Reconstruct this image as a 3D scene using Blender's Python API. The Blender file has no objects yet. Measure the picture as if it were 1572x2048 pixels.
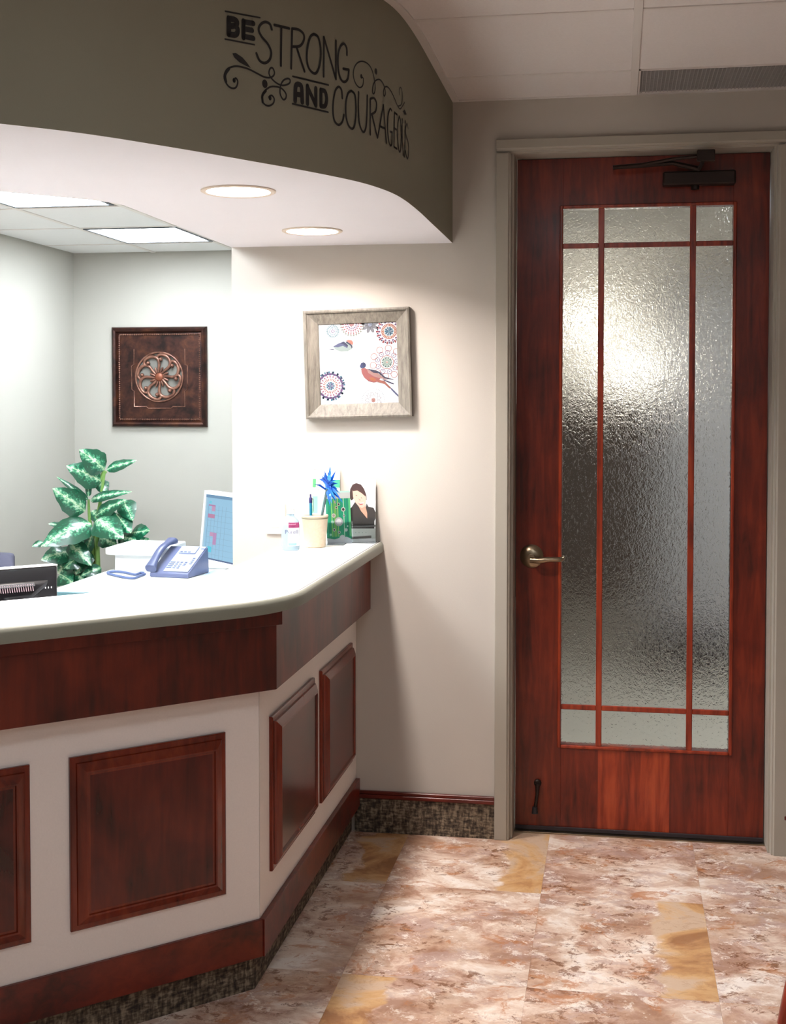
import bpy, bmesh, math, random
from mathutils import Vector, Matrix
PI = math.pi
random.seed(7)
S = bpy.context.scene
COL = S.collection

# ------------------------------------------------------------------ camera
F_PX, PPX, PPY, IW, IH = 2609.0, 786.0, 888.9, 1572, 2048
CAM = Vector((0.3585, -4.7455, 1.5831))
YAW, PITCH, ROLL = 0.1695, -0.0355, 0.0002
cy, sy, cp, sp = math.cos(YAW), math.sin(YAW), math.cos(PITCH), math.sin(PITCH)
FWD = Vector((-sy * cp, cy * cp, sp)); R0 = Vector((cy, sy, 0)); U0 = R0.cross(FWD)
RT = R0 * math.cos(ROLL) + U0 * math.sin(ROLL)
UP = U0 * math.cos(ROLL) - R0 * math.sin(ROLL)
cd = bpy.data.cameras.new('camera'); cam = bpy.data.objects.new('camera', cd); COL.objects.link(cam)
cam.matrix_world = Matrix(((RT.x, UP.x, -FWD.x, CAM.x), (RT.y, UP.y, -FWD.y, CAM.y), (RT.z, UP.z, -FWD.z, CAM.z), (0, 0, 0, 1)))
cd.sensor_fit = 'AUTO'; cd.sensor_width = 36; cd.lens = F_PX / IH * 36
cd.shift_y = -(IH / 2 - PPY) / IH
cd.clip_start = 0.02
S.camera = cam

# ------------------------------------------------------------------ world, exposure
w = bpy.data.worlds.new('world'); S.world = w; w.use_nodes = True
w.node_tree.nodes['Background'].inputs[0].default_value = (0.8, 0.85, 1, 1)
w.node_tree.nodes['Background'].inputs[1].default_value = 0.02
S.view_settings.view_transform = 'Standard'; S.view_settings.look = 'None'
S.view_settings.gamma = 1; S.view_settings.use_curve_mapping = False
S.view_settings.exposure = 0.0
# strengths of the lamps, real and added (each built by its own lamp builder below)
L_DOWN, L_TROF, L_WAIT, L_HALL = 540.0, 48.0, 16.0, 40.0

# ------------------------------------------------------------------ helpers
def ray(x, y):
    return FWD + RT * ((x - PPX) / F_PX) - UP * ((y - PPY) / F_PX)
def at_y(x, y, Y):
    d = ray(x, y); return CAM + d * ((Y - CAM.y) / d.y)
def at_z(x, y, Z):
    d = ray(x, y); return CAM + d * ((Z - CAM.z) / d.z)
def s2l(c):
    return tuple(((v / 255) / 12.92 if v / 255 <= 0.04045 else ((v / 255 + 0.055) / 1.055) ** 2.4) for v in c)

def new_mat(name):
    m = bpy.data.materials.new(name); m.use_nodes = True
    nt = m.node_tree
    return m, nt, nt.nodes['Principled BSDF']
def P(name, rgb, rough=0.5, metal=0.0, coat=0.0, emit=None, es=0.0, trans=0.0, ior=1.45, noise=0.0, nscale=40, bump=0.0, bscale=200, alpha=None, spec=None):
    m, nt, b = new_mat(name)
    c = s2l(rgb)
    b.inputs['Base Color'].default_value = (*c, 1)
    b.inputs['Roughness'].default_value = rough; b.inputs['Metallic'].default_value = metal
    b.inputs['Coat Weight'].default_value = coat; b.inputs['Coat Roughness'].default_value = 0.12
    b.inputs['Transmission Weight'].default_value = trans; b.inputs['IOR'].default_value = ior
    if spec is not None: b.inputs['Specular IOR Level'].default_value = spec
    if emit: b.inputs['Emission Color'].default_value = (*s2l(emit), 1); b.inputs['Emission Strength'].default_value = es
    tc = nt.nodes.new('ShaderNodeTexCoord')
    if noise > 0:
        n = nt.nodes.new('ShaderNodeTexNoise'); n.inputs['Scale'].default_value = nscale; n.inputs['Detail'].default_value = 4
        nt.links.new(tc.outputs['Object'], n.inputs['Vector'])
        mx = nt.nodes.new('ShaderNodeMix'); mx.data_type = 'RGBA'
        mx.inputs[6].default_value = (*[v * (1 - noise) for v in c], 1); mx.inputs[7].default_value = (*[min(1, v * (1 + noise)) for v in c], 1)
        nt.links.new(n.outputs['Fac'], mx.inputs[0]); nt.links.new(mx.outputs[2], b.inputs['Base Color'])
    if bump > 0:
        n = nt.nodes.new('ShaderNodeTexNoise'); n.inputs['Scale'].default_value = bscale; n.inputs['Detail'].default_value = 3
        nt.links.new(tc.outputs['Object'], n.inputs['Vector'])
        bp = nt.nodes.new('ShaderNodeBump'); bp.inputs['Strength'].default_value = bump; bp.inputs['Distance'].default_value = 0.002
        nt.links.new(n.outputs['Fac'], bp.inputs['Height']); nt.links.new(bp.outputs['Normal'], b.inputs['Normal'])
    return m
def ramp(nt, fac, stops):
    r = nt.nodes.new('ShaderNodeValToRGB'); e = r.color_ramp.elements
    while len(e) < len(stops): e.new(0.5)
    for k, (p, c) in zip(e, stops):
        k.position = p; k.color = (*s2l(c), 1)
    nt.links.new(fac, r.inputs[0]); return r.outputs[0]
def mapping(nt, scale, src='Object', loc=None):
    tc = nt.nodes.new('ShaderNodeTexCoord'); mp = nt.nodes.new('ShaderNodeMapping')
    mp.inputs['Scale'].default_value = scale
    if loc: mp.inputs['Location'].default_value = loc
    nt.links.new(tc.outputs[src], mp.inputs[0]); return mp.outputs[0]
def tex(nt, vec, scale, detail=4, rough=0.55, dist=0.0):
    n = nt.nodes.new('ShaderNodeTexNoise'); n.inputs['Scale'].default_value = scale; n.inputs['Detail'].default_value = detail
    n.inputs['Roughness'].default_value = rough; n.inputs['Distortion'].default_value = dist
    nt.links.new(vec, n.inputs['Vector']); return n.outputs['Fac']
def mixc(nt, fac, a, b, mode='MIX'):
    mx = nt.nodes.new('ShaderNodeMix'); mx.data_type = 'RGBA'; mx.blend_type = mode
    for i, v in ((0, fac), (6, a), (7, b)):
        if isinstance(v, (int, float)): mx.inputs[i].default_value = v
        elif isinstance(v, tuple): mx.inputs[i].default_value = (*s2l(v), 1)
        else: nt.links.new(v, mx.inputs[i])
    return mx.outputs[2]
def math_n(nt, op, a, b=None, c=None, clamp=False):
    n = nt.nodes.new('ShaderNodeMath'); n.operation = op; n.use_clamp = clamp
    for i, v in enumerate((a, b, c)):
        if v is None: continue
        if isinstance(v, (int, float)): n.inputs[i].default_value = v
        else: nt.links.new(v, n.inputs[i])
    return n.outputs[0]
def do_bump(nt, b, h, strength, dist=0.002):
    bp = nt.nodes.new('ShaderNodeBump'); bp.inputs['Strength'].default_value = strength; bp.inputs['Distance'].default_value = dist
    nt.links.new(h, bp.inputs['Height']); nt.links.new(bp.outputs['Normal'], b.inputs['Normal'])

def wood(name, dark, mid, light, axis='z', rough=0.28, blotch=0.5, scale=1.0):
    """cherry stained wood, grain running along the given axis"""
    m, nt, b = new_mat(name)
    sc = {'x': (0.12, 1, 1), 'y': (1, 0.12, 1), 'z': (1, 1, 0.12)}[axis]
    v = mapping(nt, tuple(k * scale for k in sc))
    g = tex(nt, v, 34, 7, 0.62, 0.8)
    wv = nt.nodes.new('ShaderNodeTexWave'); wv.inputs['Scale'].default_value = 9; wv.inputs['Distortion'].default_value = 14; wv.inputs['Detail Scale'].default_value = 1.4
    wv.inputs['Detail'].default_value = 3; nt.links.new(v, wv.inputs['Vector'])
    v2 = mapping(nt, tuple(0.8 + 0.2 * k for k in sc))
    bl = tex(nt, v2, 5.5, 3, 0.5, 0.4)
    grain = math_n(nt, 'MULTIPLY_ADD', wv.outputs['Fac'], 0.10, math_n(nt, 'MULTIPLY_ADD', g, 0.9, 0.0))
    fac = math_n(nt, 'ADD', math_n(nt, 'MULTIPLY', grain, 1 - blotch), math_n(nt, 'MULTIPLY', bl, blotch))
    c = ramp(nt, fac, [(0.36, dark), (0.51, mid), (0.68, light)])
    nt.links.new(c, b.inputs['Base Color'])
    b.inputs['Specular IOR Level'].default_value = 0.35
    b.inputs['Roughness'].default_value = rough; b.inputs['Coat Weight'].default_value = 0.22; b.inputs['Coat Roughness'].default_value = 0.18
    fine = tex(nt, mapping(nt, tuple(k * 1.0 for k in sc)), 160, 3)
    do_bump(nt, b, fine, 0.06, 0.001)
    return m

M = {}
M['wall'] = P('greige_wall_paint', (184, 178, 169), 0.85, noise=0.03, nscale=6, bump=0.12, bscale=350)
M['soffit_paint'] = P('taupe_soffit_paint', (132, 129, 112), 0.85, noise=0.03, nscale=6, bump=0.12, bscale=350)
M['office_wall'] = P('office_wall_paint', (174, 172, 164), 0.85, noise=0.02, nscale=6, bump=0.1, bscale=350)
M['white_paint'] = P('white_soffit_paint', (222, 222, 228), 0.8, noise=0.02, nscale=5, bump=0.15, bscale=250)
M['casing'] = P('grey_green_door_casing_paint', (160, 154, 142), 0.45, bump=0.05, bscale=120)
M['tile_white'] = P('white_ceiling_tile', (222, 218, 216), 0.95, noise=0.05, nscale=120, bump=0.5, bscale=260)
M['grid'] = P('ceiling_grid_enamel', (216, 212, 208), 0.5)
M['grid_shadow'] = P('ceiling_grid_reveal', (140, 134, 128), 0.6)
M['cherry'] = wood('cherry_wood_door', (60, 15, 6), (98, 29, 13), (128, 45, 21), 'z', 0.36, 0.45)
M['cherry_x'] = wood('cherry_wood_rail', (60, 15, 6), (98, 29, 13), (130, 46, 21), 'x', 0.36, 0.4)
M['bead'] = wood('cherry_bead', (92, 28, 12), (134, 46, 22), (160, 64, 32), 'z', 0.34, 0.3)
M['counter_wood'] = wood('cherry_counter_panel', (44, 10, 6), (80, 20, 11), (104, 32, 17), 'z', 0.26, 0.7)
M['counter_edge'] = wood('cherry_counter_moulding', (76, 22, 9), (106, 34, 15), (132, 50, 24), 'z', 0.24, 0.5)
M['fascia'] = wood('cherry_fascia', (46, 11, 4), (84, 24, 9), (112, 38, 17), 'z', 0.42, 0.65)
M['base_wood'] = wood('cherry_base_rail', (58, 14, 8), (94, 25, 14), (120, 40, 22), 'x', 0.36, 0.6)
M['laminate'] = P('pale_linen_laminate', (226, 220, 215), 0.5, noise=0.05, nscale=220, bump=0.04, bscale=500)
M['worktop'] = P('white_speckled_laminate', (232, 234, 230), 0.42, noise=0.03, nscale=300)
M['worktop_edge'] = P('dimmed_edge_band', (132, 134, 122), 0.4, noise=0.05, nscale=260)  # grey put into the edge colour for the dimmer light there
M['inlay'] = P('grey_edge_inlay', (84, 80, 78), 0.4)
M['frame_grey'] = P('grey_metal_frame', (150, 148, 146), 0.4)
M['dark_gap'] = P('dark_joint', (30, 28, 26), 0.8)
M['bronze'] = P('dark_bronze', (46, 36, 32), 0.42, metal=0.6, bump=0.05, bscale=300)
M['nickel'] = P('satin_nickel', (146, 132, 110), 0.28, metal=1.0)
M['white_plastic'] = P('white_plastic', (238, 238, 236), 0.35)
M['desk_white'] = P('white_desk_laminate', (238, 240, 238), 0.4)
M['teal'] = P('teal_grey_modesty_panel', (92, 132, 140), 0.6, noise=0.1, nscale=200)
M['black_gloss'] = P('black_gloss_plastic', (16, 17, 22), 0.12, coat=0.6)
M['black_matt'] = P('black_matt_plastic', (34, 33, 36), 0.5)
M['charcoal'] = P('charcoal_metal', (40, 40, 44), 0.4, metal=0.4)
M['phone'] = P('blue_grey_phone_plastic', (100, 107, 140), 0.38)
M['phone_face'] = P('pale_phone_face', (168, 176, 204), 0.42)
M['phone_key'] = P('phone_key', (112, 122, 158), 0.4)
M['paper'] = P('white_paper', (244, 244, 244), 0.7)
M['card_blue'] = P('blue_tinted_paper', (176, 198, 232), 0.7)
M['fabric'] = P('mauve_grey_chair_fabric', (46, 46, 64), 0.8, noise=0.15, nscale=300, bump=0.3, bscale=500)
M['speck'] = P('speckled_cream_stoneware', (194, 178, 156), 0.4, noise=0.14, nscale=110)
M['rim'] = P('cup_rim_glaze', (110, 112, 92), 0.4)
M['pot'] = P('dark_planter', (52, 46, 42), 0.6)
M['soil'] = P('soil', (46, 34, 26), 0.95, noise=0.4, nscale=90, bump=0.8, bscale=120)
M['decal'] = P('charcoal_vinyl_lettering', (24, 24, 25), 0.6)
M['backing'] = P('grey_backing_disc', (112, 110, 104), 0.8)
M['hall_wall'] = P('hallway_paint', (206, 202, 194), 0.8)
M['hall_floor'] = P('hallway_floor', (186, 184, 172), 0.5, noise=0.05, nscale=5)
M['chair_wood'] = wood('reddish_chair_wood', (96, 26, 12), (140, 44, 20), (172, 70, 36), 'z', 0.3, 0.3)
M['sweep'] = P('black_door_sweep', (44, 36, 40), 0.6)
M['filter'] = P('grey_vent_filter', (150, 146, 144), 0.9, noise=0.12, nscale=420, bump=0.5, bscale=500)

def mk_copper():
    m, nt, b = new_mat('aged_copper'); v = mapping(nt, (1, 1, 1))
    c = ramp(nt, tex(nt, v, 14, 5, 0.6, 0.3), [(0.36, (30, 17, 15)), (0.52, (60, 33, 27)), (0.70, (88, 52, 34))])
    nt.links.new(c, b.inputs['Base Color']); b.inputs['Metallic'].default_value = 0.55; b.inputs['Roughness'].default_value = 0.36
    do_bump(nt, b, tex(nt, v, 120, 3), 0.1); return m
def mk_copper2():
    m, nt, b = new_mat('bright_worn_copper'); v = mapping(nt, (1, 1, 1))
    c = ramp(nt, tex(nt, v, 30, 4, 0.6, 0.3), [(0.3, (82, 50, 42)), (0.6, (140, 100, 84))])
    nt.links.new(c, b.inputs['Base Color']); b.inputs['Metallic'].default_value = 0.5; b.inputs['Roughness'].default_value = 0.3; return m
M['copper'] = mk_copper(); M['copper2'] = mk_copper2()
def mk_driftwood():
    m, nt, b = new_mat('weathered_grey_frame_wood'); v = mapping(nt, (1, 1, 0.12))
    c = ramp(nt, tex(nt, v, 90, 5, 0.7, 0.3), [(0.3, (72, 67, 60)), (0.5, (98, 93, 84)), (0.7, (118, 112, 103))])
    nt.links.new(c, b.inputs['Base Color']); b.inputs['Roughness'].default_value = 0.6
    do_bump(nt, b, tex(nt, v, 160, 3), 0.3); return m
M['driftwood'] = mk_driftwood()
def mk_carpet():
    m, nt, b = new_mat('brown_woven_carpet_base')
    v = mapping(nt, (1, 1, 1))
    vo = nt.nodes.new('ShaderNodeTexVoronoi'); vo.inputs['Scale'].default_value = 150; nt.links.new(v, vo.inputs['Vector'])
    n1 = tex(nt, mapping(nt, (1, 1, 0.3)), 120, 2); n2 = tex(nt, mapping(nt, (0.3, 0.3, 1)), 120, 2)
    f = math_n(nt, 'MULTIPLY', math_n(nt, 'ADD', n1, n2), 0.5)
    c = ramp(nt, f, [(0.38, (46, 38, 32)), (0.5, (88, 76, 62)), (0.62, (138, 124, 104))])
    nt.links.new(c, b.inputs['Base Color']); b.inputs['Roughness'].default_value = 0.95
    do_bump(nt, b, math_n(nt, 'ADD', f, math_n(nt, 'MULTIPLY', vo.outputs['Distance'], -0.5)), 0.9, 0.004); return m
M['carpet'] = mk_carpet()

def mk_stone(name, ochre):
    """printed stone vinyl tile; ochre: None, 'right' or 'left' band. Object coordinates: tile centre is the origin."""
    m, nt, b = new_mat(name)
    tc = nt.nodes.new('ShaderNodeTexCoord'); oi = nt.nodes.new('ShaderNodeObjectInfo')
    cmb = nt.nodes.new('ShaderNodeCombineXYZ'); off = math_n(nt, 'MULTIPLY', oi.outputs['Random'], 37.0)
    nt.links.new(off, cmb.inputs[2])
    va = nt.nodes.new('ShaderNodeVectorMath'); va.operation = 'ADD'
    nt.links.new(tc.outputs['Object'], va.inputs[0]); nt.links.new(cmb.outputs[0], va.inputs[1])
    v = va.outputs[0]
    # stretched slightly across the room, as the print is
    mp = nt.nodes.new('ShaderNodeMapping'); mp.inputs['Scale'].default_value = (0.8, 1.0, 1); nt.links.new(v, mp.inputs[0]); v = mp.outputs[0]
    base = ramp(nt, tex(nt, v, 5.5, 10, 0.68, 0.5), [(0.40, (168, 132, 112)), (0.46, (194, 162, 144)), (0.51, (212, 188, 170)), (0.56, (224, 206, 190)), (0.62, (234, 224, 214))])
    bf = ramp(nt, tex(nt, v, 3.0, 9, 0.64, 0.4), [(0.505, (0, 0, 0)), (0.54, (190, 190, 190)), (0.60, (215, 215, 215))])
    brn = ramp(nt, tex(nt, v, 11, 10, 0.72, 0.4), [(0.42, (150, 106, 78)), (0.50, (176, 138, 110)), (0.58, (196, 164, 140))])
    c = mixc(nt, bf, base, brn)
    mv = ramp(nt, tex(nt, v, 7, 10, 0.7, 0.3), [(0.53, (0, 0, 0)), (0.57, (190, 190, 190))])
    c = mixc(nt, mv, c, (184, 160, 154))
    big = ramp(nt, tex(nt, v, 4.2, 4, 0.6, 0.2), [(0.48, (10, 10, 10)), (0.54, (255, 255, 255))])
    vf = ramp(nt, tex(nt, v, 24, 12, 0.8, 0.5), [(0.53, (0, 0, 0)), (0.56, (235, 235, 235)), (0.70, (245, 245, 245))])
    c = mixc(nt, math_n(nt, 'MULTIPLY', vf, big), c, (122, 76, 44))
    rust = ramp(nt, tex(nt, v, 9, 11, 0.76, 0.7), [(0.56, (0, 0, 0)), (0.60, (215, 215, 215))])
    c = mixc(nt, rust, c, (180, 116, 66))
    wv = ramp(nt, tex(nt, v, 14, 12, 0.82, 0.3), [(0.55, (0, 0, 0)), (0.59, (225, 225, 225))])
    c = mixc(nt, wv, c, (240, 232, 222))
    if ochre:
        sx = nt.nodes.new('ShaderNodeSeparateXYZ'); nt.links.new(tc.outputs['Object'], sx.inputs[0])
        edge = math_n(nt, 'MULTIPLY_ADD', tex(nt, v, 4, 7, 0.6, 0.3), 0.30, -0.15)
        x = sx.outputs[0] if ochre == 'right' else math_n(nt, 'MULTIPLY', sx.outputs[0], -1)
        fx = math_n(nt, 'MULTIPLY', math_n(nt, 'SUBTRACT', math_n(nt, 'ADD', x, edge), 0.118), 60.0, clamp=True)
        oc = ramp(nt, tex(nt, v, 4, 7, 0.62, 0.8), [(0.40, (154, 106, 64)), (0.47, (188, 142, 92)), (0.53, (204, 164, 114)), (0.60, (200, 174, 148))])
        oc = mixc(nt, math_n(nt, 'MULTIPLY', vf, 0.3), oc, (150, 100, 60))
        c = mixc(nt, math_n(nt, 'MULTIPLY', fx, 0.95), c, oc)
    nt.links.new(c, b.inputs['Base Color'])
    b.inputs['Roughness'].default_value = 0.42
    do_bump(nt, b, tex(nt, v, 60, 4), 0.12, 0.002)
    return m
M['stone'] = mk_stone('stone_print_vinyl', None)
M['stone_r'] = mk_stone('stone_print_vinyl_ochre_right', 'right')
M['stone_l'] = mk_stone('stone_print_vinyl_ochre_left', 'left')

def mk_leaf():
    m, nt, b = new_mat('variegated_leaf')
    uv = nt.nodes.new('ShaderNodeTexCoord'); sx = nt.nodes.new('ShaderNodeSeparateXYZ'); nt.links.new(uv.outputs['UV'], sx.inputs[0])
    d = math_n(nt, 'ABSOLUTE', math_n(nt, 'SUBTRACT', sx.outputs[0], 0.5))     # 0 at the midrib
    oi = nt.nodes.new('ShaderNodeObjectInfo')
    n = tex(nt, mapping(nt, (1, 1, 1)), 52, 5, 0.66)
    # side veins run outward as stripes
    st = math_n(nt, 'SINE', math_n(nt, 'MULTIPLY', math_n(nt, 'SUBTRACT', sx.outputs[1], math_n(nt, 'MULTIPLY', d, 0.7)), 62))
    f = math_n(nt, 'ADD', math_n(nt, 'MULTIPLY_ADD', n, 1.1, -0.33), math_n(nt, 'MULTIPLY_ADD', st, 0.025, math_n(nt, 'MULTIPLY', d, -1.05)))
    f = math_n(nt, 'MULTIPLY_ADD', oi.outputs['Random'], 0.08, f)
    c = ramp(nt, f, [(0.0, (14, 74, 50)), (0.06, (30, 108, 78)), (0.14, (62, 134, 98)), (0.22, (136, 182, 144)), (0.32, (192, 212, 188))])
    mid = math_n(nt, 'LESS_THAN', d, 0.018)
    c = mixc(nt, math_n(nt, 'MULTIPLY', mid, 0.6), c, (196, 220, 170))
    nt.links.new(c, b.inputs['Base Color']); b.inputs['Roughness'].default_value = 0.3
    b.inputs['Coat Weight'].default_value = 0.3
    return m
M['leaf'] = mk_leaf()
M['stem'] = P('pale_green_stem', (120, 160, 84), 0.5, noise=0.2, nscale=40)
M['cane'] = P('brown_cane', (110, 90, 58), 0.7, noise=0.3, nscale=40)

def mk_glass():
    m, nt, b = new_mat('rippled_obscure_glass')
    b.inputs['Base Color'].default_value = (0.93, 0.95, 0.94, 1)
    b.inputs['Transmission Weight'].default_value = 1.0; b.inputs['Roughness'].default_value = 0.05; b.inputs['IOR'].default_value = 1.45
    v = mapping(nt, (1, 1, 1))
    v = mapping(nt, (1.0, 1.0, 0.75))
    h = math_n(nt, "ADD", tex(nt, v, 84, 2, 0.5, 1.8), math_n(nt, 'MULTIPLY', tex(nt, v, 30, 1, 0.5, 1.0), 0.9))
    do_bump(nt, b, h, 1.0, 0.0014)
    return m
M['obscure'] = mk_glass()
M['clear'] = P('clear_plastic', (245, 250, 252), 0.05, trans=1.0, ior=1.2)
M['gel'] = P('pale_blue_gel_bottle', (190, 214, 228), 0.12, trans=0.6, ior=1.2)
def emit(name, rgb, s):
    return P(name, (0, 0, 0), 0.6, emit=rgb, es=s)

class MB:
    """collects geometry in world (or given) coordinates, then links it as one mesh object"""
    def __init__(s): s.v = []; s.f = []; s.mi = []; s.uv = None
    def add(s, vs, fs, mi=0):
        o = len(s.v); s.v += [Vector(p) for p in vs]; s.f += [tuple(i + o for i in f) for f in fs]; s.mi += [mi] * len(fs); return s
    def box(s, a, b, xf=None, mi=0):
        (x0, y0, z0), (x1, y1, z1) = a, b
        if x0 > x1: x0, x1 = x1, x0
        if y0 > y1: y0, y1 = y1, y0
        if z0 > z1: z0, z1 = z1, z0
        vs = [Vector(p) for p in ((x0,y0,z0),(x1,y0,z0),(x1,y1,z0),(x0,y1,z0),(x0,y0,z1),(x1,y0,z1),(x1,y1,z1),(x0,y1,z1))]
        if xf: vs = [xf @ p for p in vs]
        return s.add(vs, [(0,3,2,1),(4,5,6,7),(0,1,5,4),(1,2,6,5),(2,3,7,6),(3,0,4,7)], mi)
    def prism(s, pts, z0, z1, xf=None, mi=0):
        n = len(pts); vs = [Vector((x, y, z)) for z in (z0, z1) for x, y in pts]
        if xf: vs = [xf @ p for p in vs]
        return s.add(vs, [tuple(range(n))[::-1], tuple(range(n, 2*n))] + [(i, (i+1) % n, n+(i+1) % n, n+i) for i in range(n)], mi)
    def tube(s, pts, r, n=8, closed=False, mi=0):
        pts = [Vector(p) for p in pts]; k = len(pts)
        rs = r if isinstance(r, (list, tuple)) else [r] * k
        vs = []; up = Vector((0, 0, 1))
        prev = None
        for i, p in enumerate(pts):
            a = pts[(i-1) % k] if (closed or i > 0) else p; b = pts[(i+1) % k] if (closed or i < k-1) else p
            t = (b - a).normalized()
            if prev is None:
                q = t.cross(up)
                if q.length < 0.05: q = t.cross(Vector((1, 0, 0)))
            else: q = prev - t * prev.dot(t)
            q.normalize(); prev = q; w2 = t.cross(q)
            for j in range(n):
                an = 2*PI*j/n; vs.append(p + (q*math.cos(an) + w2*math.sin(an)) * rs[i])
        fs = []
        for i in range(k if closed else k-1):
            for j in range(n):
                a = i*n+j; b = i*n+(j+1) % n; c = ((i+1) % k)*n+(j+1) % n; d = ((i+1) % k)*n+j
                fs.append((a, b, c, d))
        if not closed: fs += [tuple(range(n))[::-1], tuple((k-1)*n+j for j in range(n))]
        return s.add(vs, fs, mi)
    def lathe(s, prof, c=(0,0,0), n=24, xf=None, mi=0, a0=0, cap=True):
        c = Vector(c); vs = []
        for r, z in prof:
            for j in range(n):
                an = a0 + 2*PI*j/n; p = Vector((r*math.cos(an), r*math.sin(an), z))
                if xf: p = xf @ p
                vs.append(p + c)
        fs = [(i*n+j, i*n+(j+1) % n, (i+1)*n+(j+1) % n, (i+1)*n+j) for i in range(len(prof)-1) for j in range(n)]
        if cap: fs += [tuple(range(n))[::-1], tuple((len(prof)-1)*n+j for j in range(n))]
        return s.add(vs, fs, mi)
    def ring(s, prof, pts_fn):
        return s
    def frame(s, w, h, prof, xf, mi=0, cap=True):
        """mitred rectangle w x h in local xz, centre origin, facing local -y: prof = [(inset, proud)]"""
        vs = []
        for ins, d in prof:
            x, z = w/2-ins, h/2-ins
            vs += [xf @ Vector(p) for p in ((-x,-d,-z),(x,-d,-z),(x,-d,z),(-x,-d,z))]
        fs = [(i*4+j, i*4+(j+1) % 4, (i+1)*4+(j+1) % 4, (i+1)*4+j) for i in range(len(prof)-1) for j in range(4)]
        if cap: k = (len(prof)-1)*4; fs.append((k, k+1, k+2, k+3))
        return s.add(vs, fs, mi)
    def build(s, name, mat, parent=None, bevel=0.0, seg=1, smooth=None, xf=None, kind=None, solid=0.0):
        org = parent.location if parent and parent.parent is None else (Vector((0,0,0)) if parent is None else world_loc(parent))
        vs = [(xf @ p) if xf else p for p in s.v]
        loc = Vector((0, 0, 0))
        if parent is None:                      # a top-level mesh: origin at its base
            lo = [min(p[i] for p in vs) for i in range(3)]; hi = [max(p[i] for p in vs) for i in range(3)]
            loc = Vector(((lo[0]+hi[0])/2, (lo[1]+hi[1])/2, lo[2])); org = loc
        me = bpy.data.meshes.new(name); me.from_pydata([tuple(p - org) for p in vs], [], s.f)
        mats = mat if isinstance(mat, (list, tuple)) else [mat]
        for k in mats: me.materials.append(k)
        if len(mats) > 1:
            me.polygons.foreach_set('material_index', s.mi)
        if s.uv: 
            ul = me.uv_layers.new(name='UVMap')
            for lp in me.loops: ul.data[lp.index].uv = s.uv[lp.vertex_index]
        bm = bmesh.new(); bm.from_mesh(me)
        bmesh.ops.recalc_face_normals(bm, faces=bm.faces)
        if bevel > 0:
            es = [e for e in bm.edges if len(e.link_faces) == 2 and e.calc_face_angle(0) > 0.5]
            bmesh.ops.bevel(bm, geom=es, offset=bevel, segments=seg, affect='EDGES', profile=0.5, clamp_overlap=True)
        bm.to_mesh(me); bm.free()
        if smooth is not None:
            me.shade_smooth(); me.set_sharp_from_angle(angle=math.radians(smooth))
        ob = bpy.data.objects.new(name, me); COL.objects.link(ob)
        if parent: ob.parent = parent
        else: ob.location = loc
        if kind: ob['kind'] = kind
        return ob
WL = {}
def world_loc(o):
    v = Vector((0, 0, 0))
    while o: v = v + o.location; o = o.parent
    return v
def tag(o, label=None, cat=None, group=None, kind=None):
    if label: o['label'] = label
    if cat: o['category'] = cat
    if group: o['group'] = group
    if kind: o['kind'] = kind
    return o
def thing(name, loc, label=None, cat=None, group=None, kind=None):
    o = bpy.data.objects.new(name, None); COL.objects.link(o); o.location = Vector(loc); o.empty_display_size = 0.05
    return tag(o, label, cat, group, kind)
def bx(name, a, b, mat, parent=None, bevel=0.0, **k):
    return MB().box(a, b, k.pop('xf', None)).build(name, mat, parent, bevel, **k)
def catmull(pts, n=8, closed=False):
    pts = [Vector(p) for p in pts]; out = []; k = len(pts)
    rng = range(k if closed else k-1)
    for i in rng:
        g = (lambda j: pts[j % k]) if closed else (lambda j: pts[max(0, min(k-1, j))])
        p0, p1, p2, p3 = g(i-1), g(i), g(i+1), g(i+2)
        for t in range(n):
            t /= n
            out.append(0.5*((2*p1)+(p2-p0)*t+(2*p0-5*p1+4*p2-p3)*t*t+(3*p1-p0-3*p2+p3)*t**3))
    if not closed: out.append(pts[-1])
    return out

# ================================================================== STRUCTURE
WY = -0.111            # face of the wall that carries the door
H, SZ, OH = 2.635, 2.135, 2.43
LX, BY = -2.79, 2.52   # left wall, back wall of the office

def struct(o, label=None, name=None):
    o['kind'] = 'structure'
    if label: o['label'] = label
    return o

# ---- floor
fl = struct(bx('floor', (-2.9, -7.0, -0.03), (2.7, 3.4, -0.0015), M['stone']), 'floor of brown, pink and ochre stone print tiles')
TW, TD = 0.505, 0.675
def tile_mesh(mat, k):
    me = bpy.data.meshes.new('floor_tile')
    g = 0.00015; x, y, e = TW/2-g, TD/2-g, 0.0003
    vs = [(-x,-y,-.0015),(x,-y,-.0015),(x,y,-.0015),(-x,y,-.0015),(-x,-y,-.0003),(x,-y,-.0003),(x,y,-.0003),(-x,y,-.0003),(-x+e,-y+e,0),(x-e,-y+e,0),(x-e,y-e,0),(-x+e,y-e,0)]
    fs = [(0,1,5,4),(1,2,6,5),(2,3,7,6),(3,0,4,7),(4,5,9,8),(5,6,10,9),(6,7,11,10),(7,4,8,11),(8,9,10,11)]
    me.from_pydata(vs, [], fs); me.materials.append(mat); return me
TM = {k: tile_mesh(M[k], k) for k in ('stone', 'stone_r', 'stone_l')}
RC = (fl.location.copy())
ochre = {(-2, 0): 'stone_r', (-1, 0): 'stone_r', (0, 1): 'stone_r', (-1, 2): 'stone_l', (2, 1): 'stone_r', (1, 3): 'stone_r', (-3, 1): 'stone_r', (0, 4): 'stone_l'}
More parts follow.
